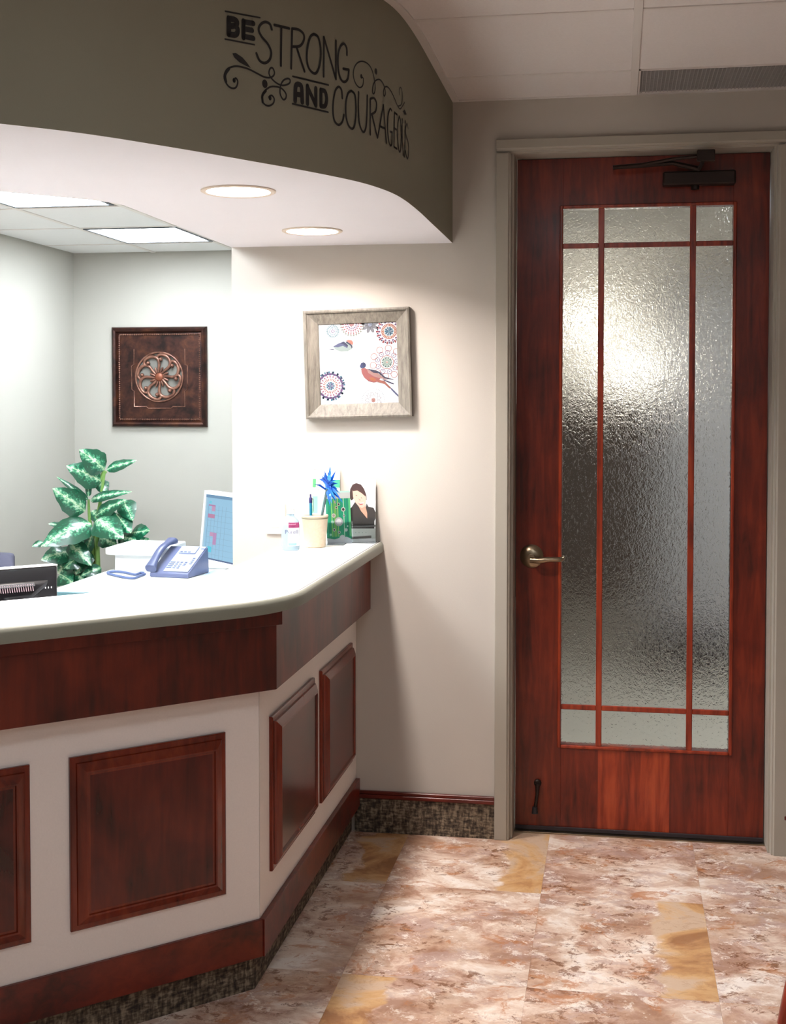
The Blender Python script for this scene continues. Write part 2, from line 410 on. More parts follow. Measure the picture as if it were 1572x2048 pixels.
for j in range(0, 5):
    for i in range(-4, 4):
        cx, cy_ = 0.130 + TW*(i+0.5), 0.068 - TD*(j+0.5)
        if cx - TW/2 < LX: continue
        o = bpy.data.objects.new('floor_tile', TM[ochre.get((i, j), 'stone')]); COL.objects.link(o)
        o.parent = fl; o.location = Vector((cx, cy_, 0)) - RC

# ---- walls
OX0, OX1, OZ = -0.018, 0.901, 2.452       # rough opening of the door
m = MB().box((-1.035, WY, 0), (OX0, 0.04, H)).box((OX1, WY, 0), (2.7, 0.04, H)).box((OX0, WY, OZ), (OX1, 0.04, H))
wall_back = struct(m.build('wall_back', M['wall']), 'greige painted wall around the wooden door')
struct(bx('wall_left', (LX-0.1, -7, 0), (LX, BY+.1, H), M['office_wall']), 'pale grey left wall of the office')
struct(bx('wall_office_back', (LX, BY, 0), (-0.95, BY+0.1, H), M['office_wall']), 'pale grey far wall of the office behind the desk')
struct(bx('wall_office_right', (-1.035, 0.04, 0), (-0.95, BY, H), M['office_wall']), 'office wall hidden behind the reception wall')
struct(bx('wall_right', (2.6, -7, 0), (2.7, 3.4, H), M['wall']), 'waiting room wall on the right, outside the picture')
struct(bx('wall_front', (LX, -7.1, 0), (2.7, -7, H), M['wall']), 'waiting room wall behind the viewer')
struct(bx('wall_hallway_back', (-0.95, 3.2, 0), (2.6, 3.3, 2.5), M['hall_wall']), 'hallway wall seen blurred through the door glass')
struct(bx('floor_hallway', (-.95, .06, 0), (2.6, 3.199, .002), M['hall_floor']), 'pale hallway floor behind the door')
struct(bx('ceiling_hallway', (-0.95, 0.04, 2.46), (2.6, 3.3, 2.5), M['hall_wall']), 'white hallway ceiling')

# ---- waiting room ceiling: backing, tees, tiles
ce = struct(bx('ceiling', (LX, -7, H+0.012), (2.7, WY, H+0.05), M['grid_shadow']), 'suspended waiting room ceiling of white tiles')
TX = [-3.02+0.0, ]
def ceiling_tiles(parent, xs, ys, z, skip=()):
    for i in range(len(xs)-1):
        for j in range(len(ys)-1):
            if (i, j) in skip: continue
            x0, x1, y0, y1 = xs[i]+.010, xs[i+1]-.010, ys[j]+.010, ys[j+1]-.010
            MB().box((x0, y0, z+.001), (x1, y1, z+.014)).build('ceiling_tile', M['tile_white'], parent, bevel=0.0012)
gx = [-0.755, -0.172, 0.411, 0.994+.01, 1.60, 2.2, 2.6]
gy = [-3.81, -3.13, -2.46, -1.785, -1.112, -0.444, WY]
vent_cell = [(2, 5), (3, 5)]
ceiling_tiles(ce, [.411, .994, 1.577, 2.16, 2.6], gy, H, skip=[(0, 5)])
for x in (.411, .994, 1.577, 2.16):
    bx('ceiling_tee', (x-.012, -3.81, H-.003), (x+.012, WY, H+.006), M['grid'], ce, 0.001)
for y in gy[1:-1]:
    for x0, x1 in ((.423, .982) if y < -.5 else (1.006, 1.1), (1.006, 1.565), (1.589, 2.148)):
        bx('cross_tee', (x0, y-.009, H-.002), (x1, y+.009, H+.006), M['grid'], ce, 0.001)
bx('wall_angle', (-.20, WY-.014, H-.004), (2.6, WY, H+.004), M['grid'], ce, 0.001)
for x0 in (-.172, .411):
    pass

# ---- soffit with curved face
CT = [(-.22,-.111),(-.22,-.6),(-.221,-.95),(-.232,-1.2),(-.262,-1.36),(-.31,-1.49),(-.398,-1.65),(-.484,-1.785),(-.562,-1.905),(-.642,-2.02),(-.716,-2.12),(-.80,-2.21),(-.92,-2.31),(-1.1,-2.43),(-1.5,-2.62),(-2.1,-2.8),(-2.79,-2.9)]
CV = catmull([(x, y, 0) for x, y in CT], 10)
SL = [0.0]
for a, b in zip(CV, CV[1:]): SL.append(SL[-1] + (b-a).length)
def on_curve(s, z, off=0.0):
    s = max(0, min(SL[-1]-1e-6, s))
    i = max(k for k in range(len(SL)) if SL[k] <= s)
    i = min(i, len(CV)-2); t = (s-SL[i])/(SL[i+1]-SL[i]); p = CV[i].lerp(CV[i+1], t)
    d = (CV[i+1]-CV[i]).normalized(); n = Vector((-d.y, d.x, 0))        # towards the waiting room
    if n.x < 0 and abs(n.x) > abs(n.y): n = -n
    if n.y > 0.2: n = -n
    return Vector((p.x, p.y, z)) + n*off
IN = [(-1.035, WY), (-1.035, -1.17), (-1.05, -1.225), (-1.09, -1.28), (-1.27, -1.458), (-1.75, -1.90), (-2.2, -2.1), (LX, -2.2)]
m = MB(); n = len(CV)
m.add([(p.x, p.y, SZ) for p in CV] + [(p.x, p.y, H+.012) for p in CV], [(i, i+1, n+i+1, n+i) for i in range(n-1)])
sof = struct(m.build('soffit', M['soffit_paint'], smooth=40), 'curved dark taupe soffit above the reception counter')
DL = [(-.637, -1.37), (-.633, -.53), (-1.42, -2.02)]
k = len(IN)
bmh = bmesh.new()
for lp_ in [[(p.x, p.y) for p in CV] + list(reversed(IN))] + [[(x+.081*math.cos(2*PI*i/40), y+.081*math.sin(2*PI*i/40)) for i in range(40)] for x, y in DL]:
    vv = [bmh.verts.new((x, y, SZ)) for x, y in lp_]
    for i in range(len(vv)): bmh.edges.new((vv[i-1], vv[i]))
bmesh.ops.triangle_fill(bmh, use_beauty=True, use_dissolve=False, edges=bmh.edges[:])
bmh.verts.index_update(); m = MB()
m.add([v_.co.copy() for v_ in bmh.verts], [tuple(v_.index for v_ in f.verts) for f in bmh.faces]); bmh.free()
m.add([(x, y, SZ) for x, y in IN] + [(x, y, H) for x, y in IN], [(i, i+1, k+i+1, k+i) for i in range(k-1)])
m.build('soffit_underside', M['white_paint'], sof)['label'] = 'white painted underside with round downlights'
# angle strip where the curved face meets the ceiling grid
m = MB(); q = [on_curve(s, 0, 0) for s in [SL[-1]*i/120 for i in range(121)]]; r = [on_curve(s, 0, .024) for s in [SL[-1]*i/120 for i in range(121)]]
zz = H-.004
m.add([(p.x, p.y, zz) for p in q] + [(p.x, p.y, zz) for p in r] + [(p.x, p.y, H+.004) for p in r], [(i, i+1, 122+i, 121+i) for i in range(120)] + [(121+i, 122+i, 243+i, 242+i) for i in range(120)])
m.build('curved_wall_angle', M['grid'], ce)
def curve_x(y, off=.0):       # x of the curved face at a given y
    for p, q2 in zip(CV, CV[1:]):
        if q2.y <= y <= p.y and p.y != q2.y: return p.x + (q2.x-p.x)*(y-p.y)/(q2.y-p.y) + off
    return LX
for j in range(5):            # tiles of the first column, cut along the curve
    y0, y1 = gy[j]+.009, gy[j+1]-.009
    ys_ = [y1-(y1-y0)*i/8 for i in range(9)]
    pts = [(curve_x(yy_, .023), yy_) for yy_ in ys_]
    pts = [p for p in pts if p[1] > -2.88]
    if len(pts) < 2: continue
    pts = pts + [(.400, pts[-1][1]), (.400, y1)]
    MB().prism(pts[::-1], H+.001, H+.014).build('ceiling_tile', M['tile_white'], ce)
y0, y1 = gy[5]+.009, WY-.012
MB().prism([(curve_x(y1, .023), y1), (curve_x(y0, .023), y0), (.400, y0), (.400, y1)], H+.001, H+.014).build('ceiling_tile', M['tile_white'], ce)
for y in gy[1:-1]:
    if y > -2.8: bx('cross_tee', (curve_x(y, .012), y-.009, H-.002), (.399, y+.009, H+.006), M['grid'], ce, .001)

# ---- office ceiling
oc = struct(bx('ceiling_office', (LX, -2.6, OH+.014), (-1.035, BY, OH+.05), M['grid_shadow']), 'suspended office ceiling of white tiles and bright light panels')
ox = [LX, -2.295, -1.795, -1.29, -1.035]
oy = [-2.6, -1.935, -1.26, -.585, .09, .765, 1.44, 2.115, BY]
trof = [(1, 2), (1, 4), (1, 6-0)]
lights = {(1, 2), (1, 4), (1, 6)}
lights = {(1, 2), (1, 4), (1, 6)}
# rows: light panels stand in rows starting at -1.26, .09 and 1.44
lights = {(1, oy.index(-1.26)), (2, oy.index(-1.26)), (1, oy.index(.09)), (1, oy.index(1.44))}
M['office_tile'] = P('bright_office_ceiling_tile', (224, 226, 226), 0.95, noise=0.03, nscale=120, bump=0.3, bscale=260)
for i in range(4):
    for j in range(1, 8):
        if (i, j) in lights or (ox[i] > -1.4 and oy[j+1] < -1.2): continue
        MB().box((ox[i]+.008, oy[j]+.008, OH+.001), (ox[i+1]-.008, oy[j+1]-.008, OH+.014)).build('ceiling_tile', M['office_tile'], oc, bevel=.001)
for x in ox[1:-1]: bx('ceiling_tee', (x-.012, -2.3, OH-.003), (x+.012, BY, OH+.006), M['grid'], oc, .001)
for y in oy[2:-1]:
    for i in range(4): bx('cross_tee', (ox[i]+.013, y-.008, OH-.002), (ox[i+1]-.013, y+.008, OH+.006), M['grid'], oc, .001)
M['lamp_cool'] = emit('cool_white_diffuser', (240, 248, 255), L_TROF)
M['lamp_wait'] = emit('added_waiting_diffuser', (244, 248, 255), L_WAIT)
M['lamp_warm'] = emit('warm_white_downlight_lens', (255, 243, 236), L_DOWN)
def troffer(x0, x1, y0, y1, z, mat, label):
    t = thing('ceiling_light_panel', ((x0+x1)/2, (y0+y1)/2, z), label, 'ceiling light', None)
    m = MB(); a = .016
    m.box((x0, y0, z-.006), (x1, y0+a, z+.012)).box((x0, y1-a, z-.006), (x1, y1, z+.012)).box((x0, y0+a, z-.006), (x0+a, y1-a, z+.012)).box((x1-a, y0+a, z-.006), (x1, y1-a, z+.012))
    m.build('frame', M.get('shaded_frame') or P('shaded_light_frame', (84, 90, 96), 0.5), t)  # dark frame colour paints in the shadow of the recess
    bx('diffuser', (x0+a, y0+a, z-.001), (x1-a, y1-a, z+.010), mat, t)
    return t
troffer(-2.28, -1.81, -1.245, -.60, OH, M['lamp_cool'], 'square office light panel hidden above the soffit')
troffer(-1.78, -1.305, -1.245, -.60, OH, M['lamp_cool'], 'added office light panel, unseen above the soffit, brightening the wall')  # extra lamp, added to brighten the wall beside the opening
troffer(-2.275, -1.81, .105, .70, OH, M['lamp_cool'], 'bright square light panel at the left edge, cut off by the soffit')
troffer(-2.275, -1.785, 1.455, 2.04, OH, M['lamp_cool'], 'bright square light panel above the medallion plaque')
for x0_, y0_, lb in ((-.15, -3.8, 'added light panel, unseen, in front of the reception counter, above the picture'), (1.592, -5.8, 'added light panel, unseen, above and behind the viewer'), (.426, -5.8, 'added light panel, unseen, behind the viewer, left one')):
    troffer(x0_, x0_+.554, y0_, y0_+.64, H, M['lamp_wait'], lb)  # unseen lamps, added to light the waiting room side


# ---- vent filling the ceiling cell beside the wall
v = thing('return_air_vent', (.70, -.29, H), 'long grey filter vent in the ceiling beside the door wall', 'vent')
x0, x1, y0, y1 = .424, .984, -.456, WY-.008
MB().box((x0, y0, H-.004), (x1, y0+.006, H+.01)).box((x0, y1-.012, H-.004), (x1, y1, H+.01)).box((x0, y0, H-.004), (x0+.006, y1, H+.01)).box((x1-.006, y0, H-.004), (x1, y1, H+.01)).build('frame', M['grid'], v)
bx('filter', (x0+.006, y0+.006, H+.003), (x1-.006, y1-.012, H+.010), M['filter'], v)
m = MB()
for i in range(44):
    xx = x0+.012+i*.0125; m.box((xx, y0+.006, H+.000), (xx+.0025, y1-.012, H+.003))
for i in range(24):
    yy = y0+.012+i*.0125; m.box((x0+.006, yy, H+.0005), (x1-.006, yy+.0025, H+.003))
m.build('wire_grid', M['frame_grey'], v, kind='stuff')

# ---- downlights
M['trim_beige'] = P('beige_trim_enamel', (206, 192, 176), 0.5)
M['shaded_frame'] = P('shaded_light_frame', (84, 90, 96), 0.5)
def downlight(x, y, label):
    t = thing('recessed_downlight', (x, y, SZ), label, 'ceiling light')
    MB().lathe([(.100, 0), (.100, -.003), (.094, -.006), (.085, -.004), (.0805, .002), (.076, .05), (.0755, .052)], (x, y, SZ), 48, cap=False).build('trim_ring', M['trim_beige'], t, smooth=40)
    MB().lathe([(.0755, .045), (.06, .043), (.0, .042)], (x, y, SZ), 40, cap=False).build('lens', M['lamp_warm'], t, smooth=60)
downlight(-.637, -1.37, 'lit round downlight in the soffit, nearer and larger of the two')
downlight(-.633, -.53, 'lit round downlight in the soffit, close to the wall with the bird picture')
downlight(-1.42, -2.02, 'round soffit downlight outside the picture on the left')

# ---- baseboard
bb = struct(MB().box((-.575, WY-.009, 0), (-.064, WY, .127)).build('baseboard_back', M['carpet']), 'brown woven carpet base under the greige wall')
MB().box((-.575, WY-.018, .127), (-.064, WY, .141)).box((-.575, WY-.014, .141), (-.064, WY, .153)).build('cap_rail', M['base_wood'], bb, .002)
bb = struct(MB().box((.939, WY-.009, 0), (2.6, WY, .127)).build('baseboard_right', M['carpet']), 'brown woven carpet base right of the door')
MB().box((.939, WY-.018, .127), (2.6, WY, .141)).box((.939, WY-.014, .141), (2.6, WY, .153)).build('cap_rail', M['base_wood'], bb, .002)

# ---- door frame
tr = struct(thing('trim_1', (.44, WY, 0)), 'grey green painted metal door frame')
def jamb(x_in, sgn):
    # cross-section from the outer face edge to the stop; sgn -1 left, +1 right
    o = .062*sgn
    prof = [(x_in+o, WY+.001), (x_in+o, WY-.016), (x_in+.018*sgn, WY-.016), (x_in+.016*sgn, WY-.010), (x_in+.010*sgn, WY-.010), (x_in+.008*sgn, WY+.012), (x_in, WY+.012), (x_in, .0), (x_in, .03), (x_in+.02*sgn, .03), (x_in+.02*sgn, WY+.001)]
    return prof
m = MB().prism(jamb(-.002, -1), 0, 2.445).build('jamb', M['casing'], tr, .0015)
m = MB().prism(jamb(.886, 1), 0, 2.445).build('jamb', M['casing'], tr, .0015)
hp = [(2.445+.047+.0, WY+.001), (2.492, WY-.016), (2.460, WY-.016), (2.458, WY-.010), (2.452, WY-.010), (2.450, WY+.012), (2.444, WY+.012), (2.444, .03), (2.46, .03), (2.46, WY+.001)]
rot = Matrix(((0,0,1,0),(0,1,0,0),(1,0,0,0),(0,0,0,1)))
MB().prism(hp, -.0645, .9485, rot).build('head', M['casing'], tr, .0015)

# ---- door
dr = struct(thing('door_1', (.442, .02, 0)), 'cherry wood door with a tall rippled glass light and thin cherry muntins')
DX0, DX1, DZ0, DZ1 = 0.001, .883, .012, 2.441
GX0, GX1, GZ0, GZ1 = .166, .760, .322, 2.262
bx('stile', (DX0, 0, DZ0), (GX0, .044, DZ1), M['cherry'], dr, .001)
bx('stile', (GX1, 0, DZ0), (DX1, .044, DZ1), M['cherry'], dr, .001)
bx('top_rail', (GX0, 0, GZ1), (GX1, .044, DZ1), M['cherry'], dr)
# bottom of the veneer: three leaves of different figure, side by side
M['cherry_b'] = wood('cherry_veneer_lighter', (96, 28, 12), (140, 50, 22), (172, 74, 36), 'z', 0.33, 0.25, 0.8)
bx('bottom_rail', (GX0, 0, DZ0), (.30, .044, GZ0), M['cherry'], dr)
bx('bottom_rail', (.30, 0, DZ0), (.555, .044, GZ0), M['cherry_b'], dr)
bx('bottom_rail', (.555, 0, DZ0), (GX1, .044, GZ0), M['cherry'], dr)
b = .012
for nm, a, c in (('glazing_bead', (GX0-b, -.007, GZ0-b), (GX0, .006, GZ1+b)), ('glazing_bead', (GX1, -.007, GZ0-b), (GX1+b, .006, GZ1+b)),
                 ('glazing_bead', (GX0, -.007, GZ1), (GX1, .006, GZ1+b)), ('glazing_bead', (GX0, -.007, GZ0-b), (GX1, .006, GZ0))):
    bx(nm, a, c, M['bead'], dr, .003)
vx = (.302, .622); hz = (.461, 2.129); mw = .0105
for x in vx: bx('muntin', (x-mw, -.002, GZ0), (x+mw, .012, GZ1), M['bead'], dr, .002)
for z in hz:
    for x0, x1 in ((GX0, vx[0]-mw), (vx[0]+mw, vx[1]-mw), (vx[1]+mw, GX1)):
        bx('muntin', (x0, -.001, z-.009), (x1, .012, z+.009), M['bead'], dr, .002)
XS = [GX0-.001, vx[0], vx[1], GX1+.001]; ZS = [GZ0-.001, hz[0], hz[1], GZ1+.001]
for i in range(3):
    for j in range(3):
        bx('glass_pane', (XS[i]+.0004, .016, ZS[j]+.0004), (XS[i+1]-.0004, .022, ZS[j+1]-.0004), M['obscure'], dr)
bx('door_sweep', (.002, -.007, .006), (.882, 0, .020), M['sweep'], dr, .001)
bx('threshold', (.0, -.03, 0), (.884, .05, .005), M['nickel'], dr, .001)
# lever handle
hc = at_y(1063, 1113, -.012); hd = MB().lathe([(.0, -.016), (.030, -.016), (.036, -.012), (.0415, -.004), (.0425, 0), (.0, 0)], (hc.x, 0, hc.z), 32, xf=Matrix.Rotation(-PI/2, 4, 'X'), cap=False)
hd = MB().lathe([(.0, .016), (.022, .016), (.030, .012), (.038, .008), (.0425, .003), (.0425, 0)], (hc.x, 0, hc.z), 36, xf=Matrix.Rotation(PI/2, 4, 'X'), cap=False).build('door_handle', M['nickel'], dr, smooth=40)
MB().tube([(hc.x, -.012, hc.z), (hc.x, -.05, hc.z)], .0105, 14).build('spindle', M['nickel'], hd, smooth=40)
e = at_y(1122, 1119, -.055); t0 = at_y(1063, 1120, -.055)
pts = catmull([(t0.x-.004, -.05, t0.z), (t0.x+.03, -.057, t0.z-.001), (t0.x+.06, -.058, e.z-.001), (e.x-.004, -.054, e.z), (e.x+.006, -.040, e.z+.003), (e.x+.007, -.03, e.z+.005)], 5)
MB().tube(pts, [.0115-.0045*(i/(len(pts)-1)) for i in range(len(pts))], 12).build('lever', M['nickel'], hd, smooth=50)
# closer
a = at_y(1326, 343, -.05); c = at_y(1472, 367, -.05)
cl = MB().box((a.x, -.052, c.z), (c.x, 0, a.z)).build('door_closer', M['bronze'], dr, .006, 2); cl['label'] = 'dark bronze door closer'
q = at_y(1390, 372, -.03); MB().lathe([(.014, 0), (.014, .02), (.008, .026)], (q.x, -.028, q.z-.012), 16).build('closer_pinion', M['bronze'], cl, smooth=40)
p0, p1, p2 = at_y(1226, 335, -.075), at_y(1345, 326, -.07), at_y(1398, 338, -.06)
MB().tube([p0, p1.lerp(p0, .5), p1, p2], [.0075, .009, .008, .010], 8).build('closer_arm', M['bronze'], cl, smooth=40)
MB().tube([p1.lerp(p0, .6), at_y(1345, 318, -.09), at_y(1400, 312, -.115)], .006, 8).build('closer_link', M['bronze'], cl, smooth=40)
q0, q1 = at_y(1394, 300, -.135), at_y(1430, 322, -.135)
bx('closer_shoe', (q0.x, WY-.032, q1.z), (q1.x, WY-.017, q0.z), M['bronze'], cl, .003)
MB().tube([(q0.x+.02, WY-.03, q1.z), (q0.x+.012, -.06, p2.z)], .007, 8).build('closer_pivot', M['bronze'], cl, smooth=40)
# kick down stop
s0, s1 = at_y(1075, 1567, -.012), at_y(1070, 1618, -.012)
ks = MB().lathe([(.0, .014), (.009, .014), (.0135, .010), (.0135, 0)], (s0.x, 0, s0.z), 18, xf=Matrix.Rotation(PI/2, 4, 'X'), cap=False).build('kick_down_stop', M['bronze'], dr, smooth=40)
MB().tube([(s0.x, -.014, s0.z), (s0.x-.001, -.018, s0.z-.04), (s1.x, -.02, s1.z)], [.010, .006, .007], 10).build('stop_arm', M['bronze'], ks, smooth=40)
MB().tube([(s1.x, -.024, s1.z+.012), (s1.x, -.024, s1.z-.012)], [.009, .012], 12).build('rubber_foot', M['black_matt'], ks, smooth=40)

# ---- what shows dimly through the glass
def hall_box(name, a, b, mat, label, cat): return tag(bx(name, a, b, mat, None, .004), label, cat)
hc_ = thing('hallway_cabinet', (.30, 3.1, .42), 'dark brown wall cabinet blurred behind the left half of the door glass', 'cabinet')
M['dim_wood'] = P('dim_brown_wood', (64, 52, 42), 0.6, noise=0.2, nscale=8)
bx('body', (-.25, 2.86, .42), (.58, 3.19, 1.55), M['dim_wood'], hc_, .004)
bx('door', (-.24, 2.84, .43), (.16, 2.86, 1.54), M['dim_wood'], hc_, .003); bx('door', (.17, 2.84, .43), (.57, 2.86, 1.54), M['dim_wood'], hc_, .003)
bk = thing('hallway_bench', (.78, 3.0, 0), 'low dark bench blurred at the lower right of the door glass', 'bench')
bx('seat', (.54, 2.75, .08), (1.04, 3.1, .24), M['black_matt'], bk, .006)
for x in (.60, .98):
    for y in (2.79, 3.06): bx('leg', (x-.02, y-.02, 0), (x+.02, y+.02, .08), M['black_matt'], bk)
M['pane_blue'] = P('pale_hall_door', (188, 188, 190), 0.5)
tag(bx('hallway_door', (.62, 3.15, 0.002), (1.25, 3.195, 2.3), M['pane_blue'], None, .003), 'pale door at the end of the hallway, seen through the glass', 'door')
M['lamp_hall'] = emit('hallway_sconce_glass', (255, 248, 236), 50.0)
for (px_, py_), lb in (((1170, 640), 'glowing hallway wall lamp blurred behind the upper left glass'), ((1262, 740), 'glowing hallway wall lamp blurred behind the middle glass, lower of the two')):
    q = at_y(px_, py_, 3.05); t = thing('hallway_wall_lamp', (q.x, 3.12, q.z-.08), lb, 'lamp')
    MB().lathe([(.015, -.055), (.04, -.045), (.05, 0), (.04, .045), (.015, .055)], (q.x, 3.08, q.z), 20).build('shade', M['lamp_hall'], t, smooth=60)
    MB().lathe([(.045, -.02), (.045, 0.04)], (q.x, 3.155, q.z), 20, xf=Matrix.Rotation(PI/2, 4, 'X')).build('backplate', M['bronze'], t, smooth=40)
M['lamp_hallc'] = emit('added_hallway_diffuser', (250, 252, 255), L_HALL)
troffer(1.0, 1.5, .9, 1.6, 2.455, M['lamp_hallc'], 'added light panel, unseen, brightening the hallway behind the door')  # lamp added out of sight to brighten what the glass shows

# ================================================================== RECEPTION COUNTER
R2 = math.sqrt(.5)
PC = Vector((-.571, -1.42, 0))
NF = Vector((R2, -R2, 0)); DF = Vector((-R2, -R2, 0))
def corner(o):                 # corner of the two faces, both pushed out by o
    x = PC.x + o; return Vector((x, PC.y - o*(math.sqrt(2)-1), 0))
FL = 2.05                      # length of the front run
def fp(s, o): p = PC + DF*s + NF*o; return (p.x, p.y)
def run(o0, o1, z0, z1, s_end=FL, y_end=WY):
    c0, c1 = corner(o0), corner(o1)
    return [(PC.x+o1, y_end), (c1.x, c1.y), fp(s_end, o1), fp(s_end, o0), (c0.x, c0.y), (PC.x+o0, y_end)]
ct = thing('reception_counter', (-.9, -1.5, 0), 'reception counter of pale laminate with raised cherry panels and a cherry fascia', 'reception counter')
def side(o0, o1, z0, z1):      # board on the run that meets the wall
    return MB().prism([(PC.x+o0, WY-.001), (PC.x+o1, WY-.001), (corner(o1).x, corner(o1).y), (corner(o0).x, corner(o0).y)], z0, z1)
def front(o0, o1, z0, z1, s0=None):
    a, c = (corner(o0), corner(o1)) if s0 is None else (Vector((*fp(s0, o0), 0)), Vector((*fp(s0, o1), 0)))
    return MB().prism([(a.x, a.y), (c.x, c.y), fp(FL, o1), fp(FL, o0)], z0, z1)
MB().prism(run(-.115, -.028, 0, 1), 0, 1.027).build('core_wall', M['white_paint'], ct)
g = .0012
m = side(-.012, 0, .10, 1.02); 
for p in m.v:
    if p.y < -1.3: p.y += g
m.build('laminate_panel', M['laminate'], ct)
m = front(-.012, 0, .10, 1.02)
for p in m.v:
    if (p - PC).dot(DF) < .2: p += DF*g
m.build('laminate_panel', M['laminate'], ct)
MB().prism(run(-.027, -.0125, 0, 1), .10, 1.02).build('backing_panel', M['dark_gap'], ct)
MB().prism(run(-.028, -.017, 0, 1), 0, .10).build('toe_carpet', M['carpet'], ct)
side(-.017, .015, .0945, .195).build('base_rail', M['base_wood'], ct, .0012)
front(-.017, .010, .0945, .195).build('base_rail', M['base_wood'], ct, .0012)
side(.0005, .054, .818, 1.0265).build('fascia', M['fascia'], ct, .0008)
front(.0005, .054, .818, 1.0265).build('fascia', M['fascia'], ct, .0008)
cc = Vector((*fp(-.030, .0545), 0)); cd_ = Vector((*fp(-.034, .066), 0))
MB().prism([(cc.x, cc.y), (cd_.x, cd_.y), fp(FL, .066), fp(FL, .0545)], .990, 1.0265).build('fascia_trim', M['fascia'], ct, .0008)
prof = [(0, .0002), (0, .008), (.003, .0105), (.014, .0115), (.0155, .0165), (.019, .019), (.030, .0255), (.035, .028), (.039, .0275), (.041, .023), (.046, .0225)]
def raised(s_c, w, side_run):
    h, zc = .427, .5
    if side_run: xf = Matrix.Translation((PC.x, s_c, zc)) @ Matrix.Rotation(PI/2, 4, 'Z')
    else:
        p = PC + DF*s_c; xf = Matrix.Translation((p.x, p.y, zc)) @ Matrix.Rotation(PI/4, 4, 'Z')
    a = MB().frame(w, h, prof, xf, cap=False).build('raised_panel', M['counter_edge'], ct, smooth=25)
    x, z = w/2-.046, h/2-.046
    MB().box((-x, -.0225, -z), (x, -.004, z), xf).build('panel_field', M['counter_wood'], a)
raised(-1.065, .51, True); raised(-.466, .49, True)
for k in range(4): raised(.316 + .522*k, .423, False)
# worktop
def fillet(p, a, b, t, n=10):
    p, a, b = Vector(p), Vector(a), Vector(b); u = (a-p).normalized()*t+p; v = (b-p).normalized()*t+p
    out = []
    for i in range(n+1):
        q = i/n; out.append(u*(1-q)**2 + p*2*q*(1-q) + v*q*q)
    return out
def outer(o):   # outline inset by o from the outer edge
    x = -.470-o; c = 1.0065 - o*math.sqrt(2)      # x - y = c
    cor = Vector((x, x-c)); far = Vector((-2.09-o*R2, -2.09-o*R2*1-c+o*R2-o*R2)); far = Vector((-2.02, -2.02-c))
    return [Vector((x, WY-.0005))] + fillet(cor, (x, 0), far, .17-.4*o) + [far]
inner = [Vector((-.80-1.45, -.80-1.45-.45)), Vector((-.80, -1.25)), Vector((-.80, WY-.0005))]
tp = tag(thing('worktop', (-.7, -1.3, 1.027)), 'white speckled transaction top with its edge painted grey for dim light on the reception counter', 'countertop')
m = MB()
top = outer(.009); n = len(top); k = len(inner)
m.prism([(p.x, p.y) for p in top + inner], 1.0275, 1.064)
m.build('top', M['worktop'], tp)
m = MB()
lv = [(.009, 1.0275), (.0, 1.0275), (.0, 1.052), (.0035, 1.060), (.0065, 1.0625), (.009, 1.064)]
rows = [outer(o) for o, z in lv]
vs = [(p.x, p.y, z) for (o, z), r_ in zip(lv, rows) for p in r_]
m.add(vs, [(i*n+j, i*n+j+1, (i+1)*n+j+1, (i+1)*n+j) for i in range(len(lv)-1) for j in range(n-1)])
m.build('edge_band', M['worktop_edge'], tp, smooth=50)
a, b2 = outer(.0105), outer(.0165)
MB().add([(p.x, p.y, 1.0643) for p in a] + [(p.x, p.y, 1.0643) for p in b2], [(j, j+1, n+j+1, n+j) for j in range(n-1)]).build('edge_inlay', M['inlay'], tp)

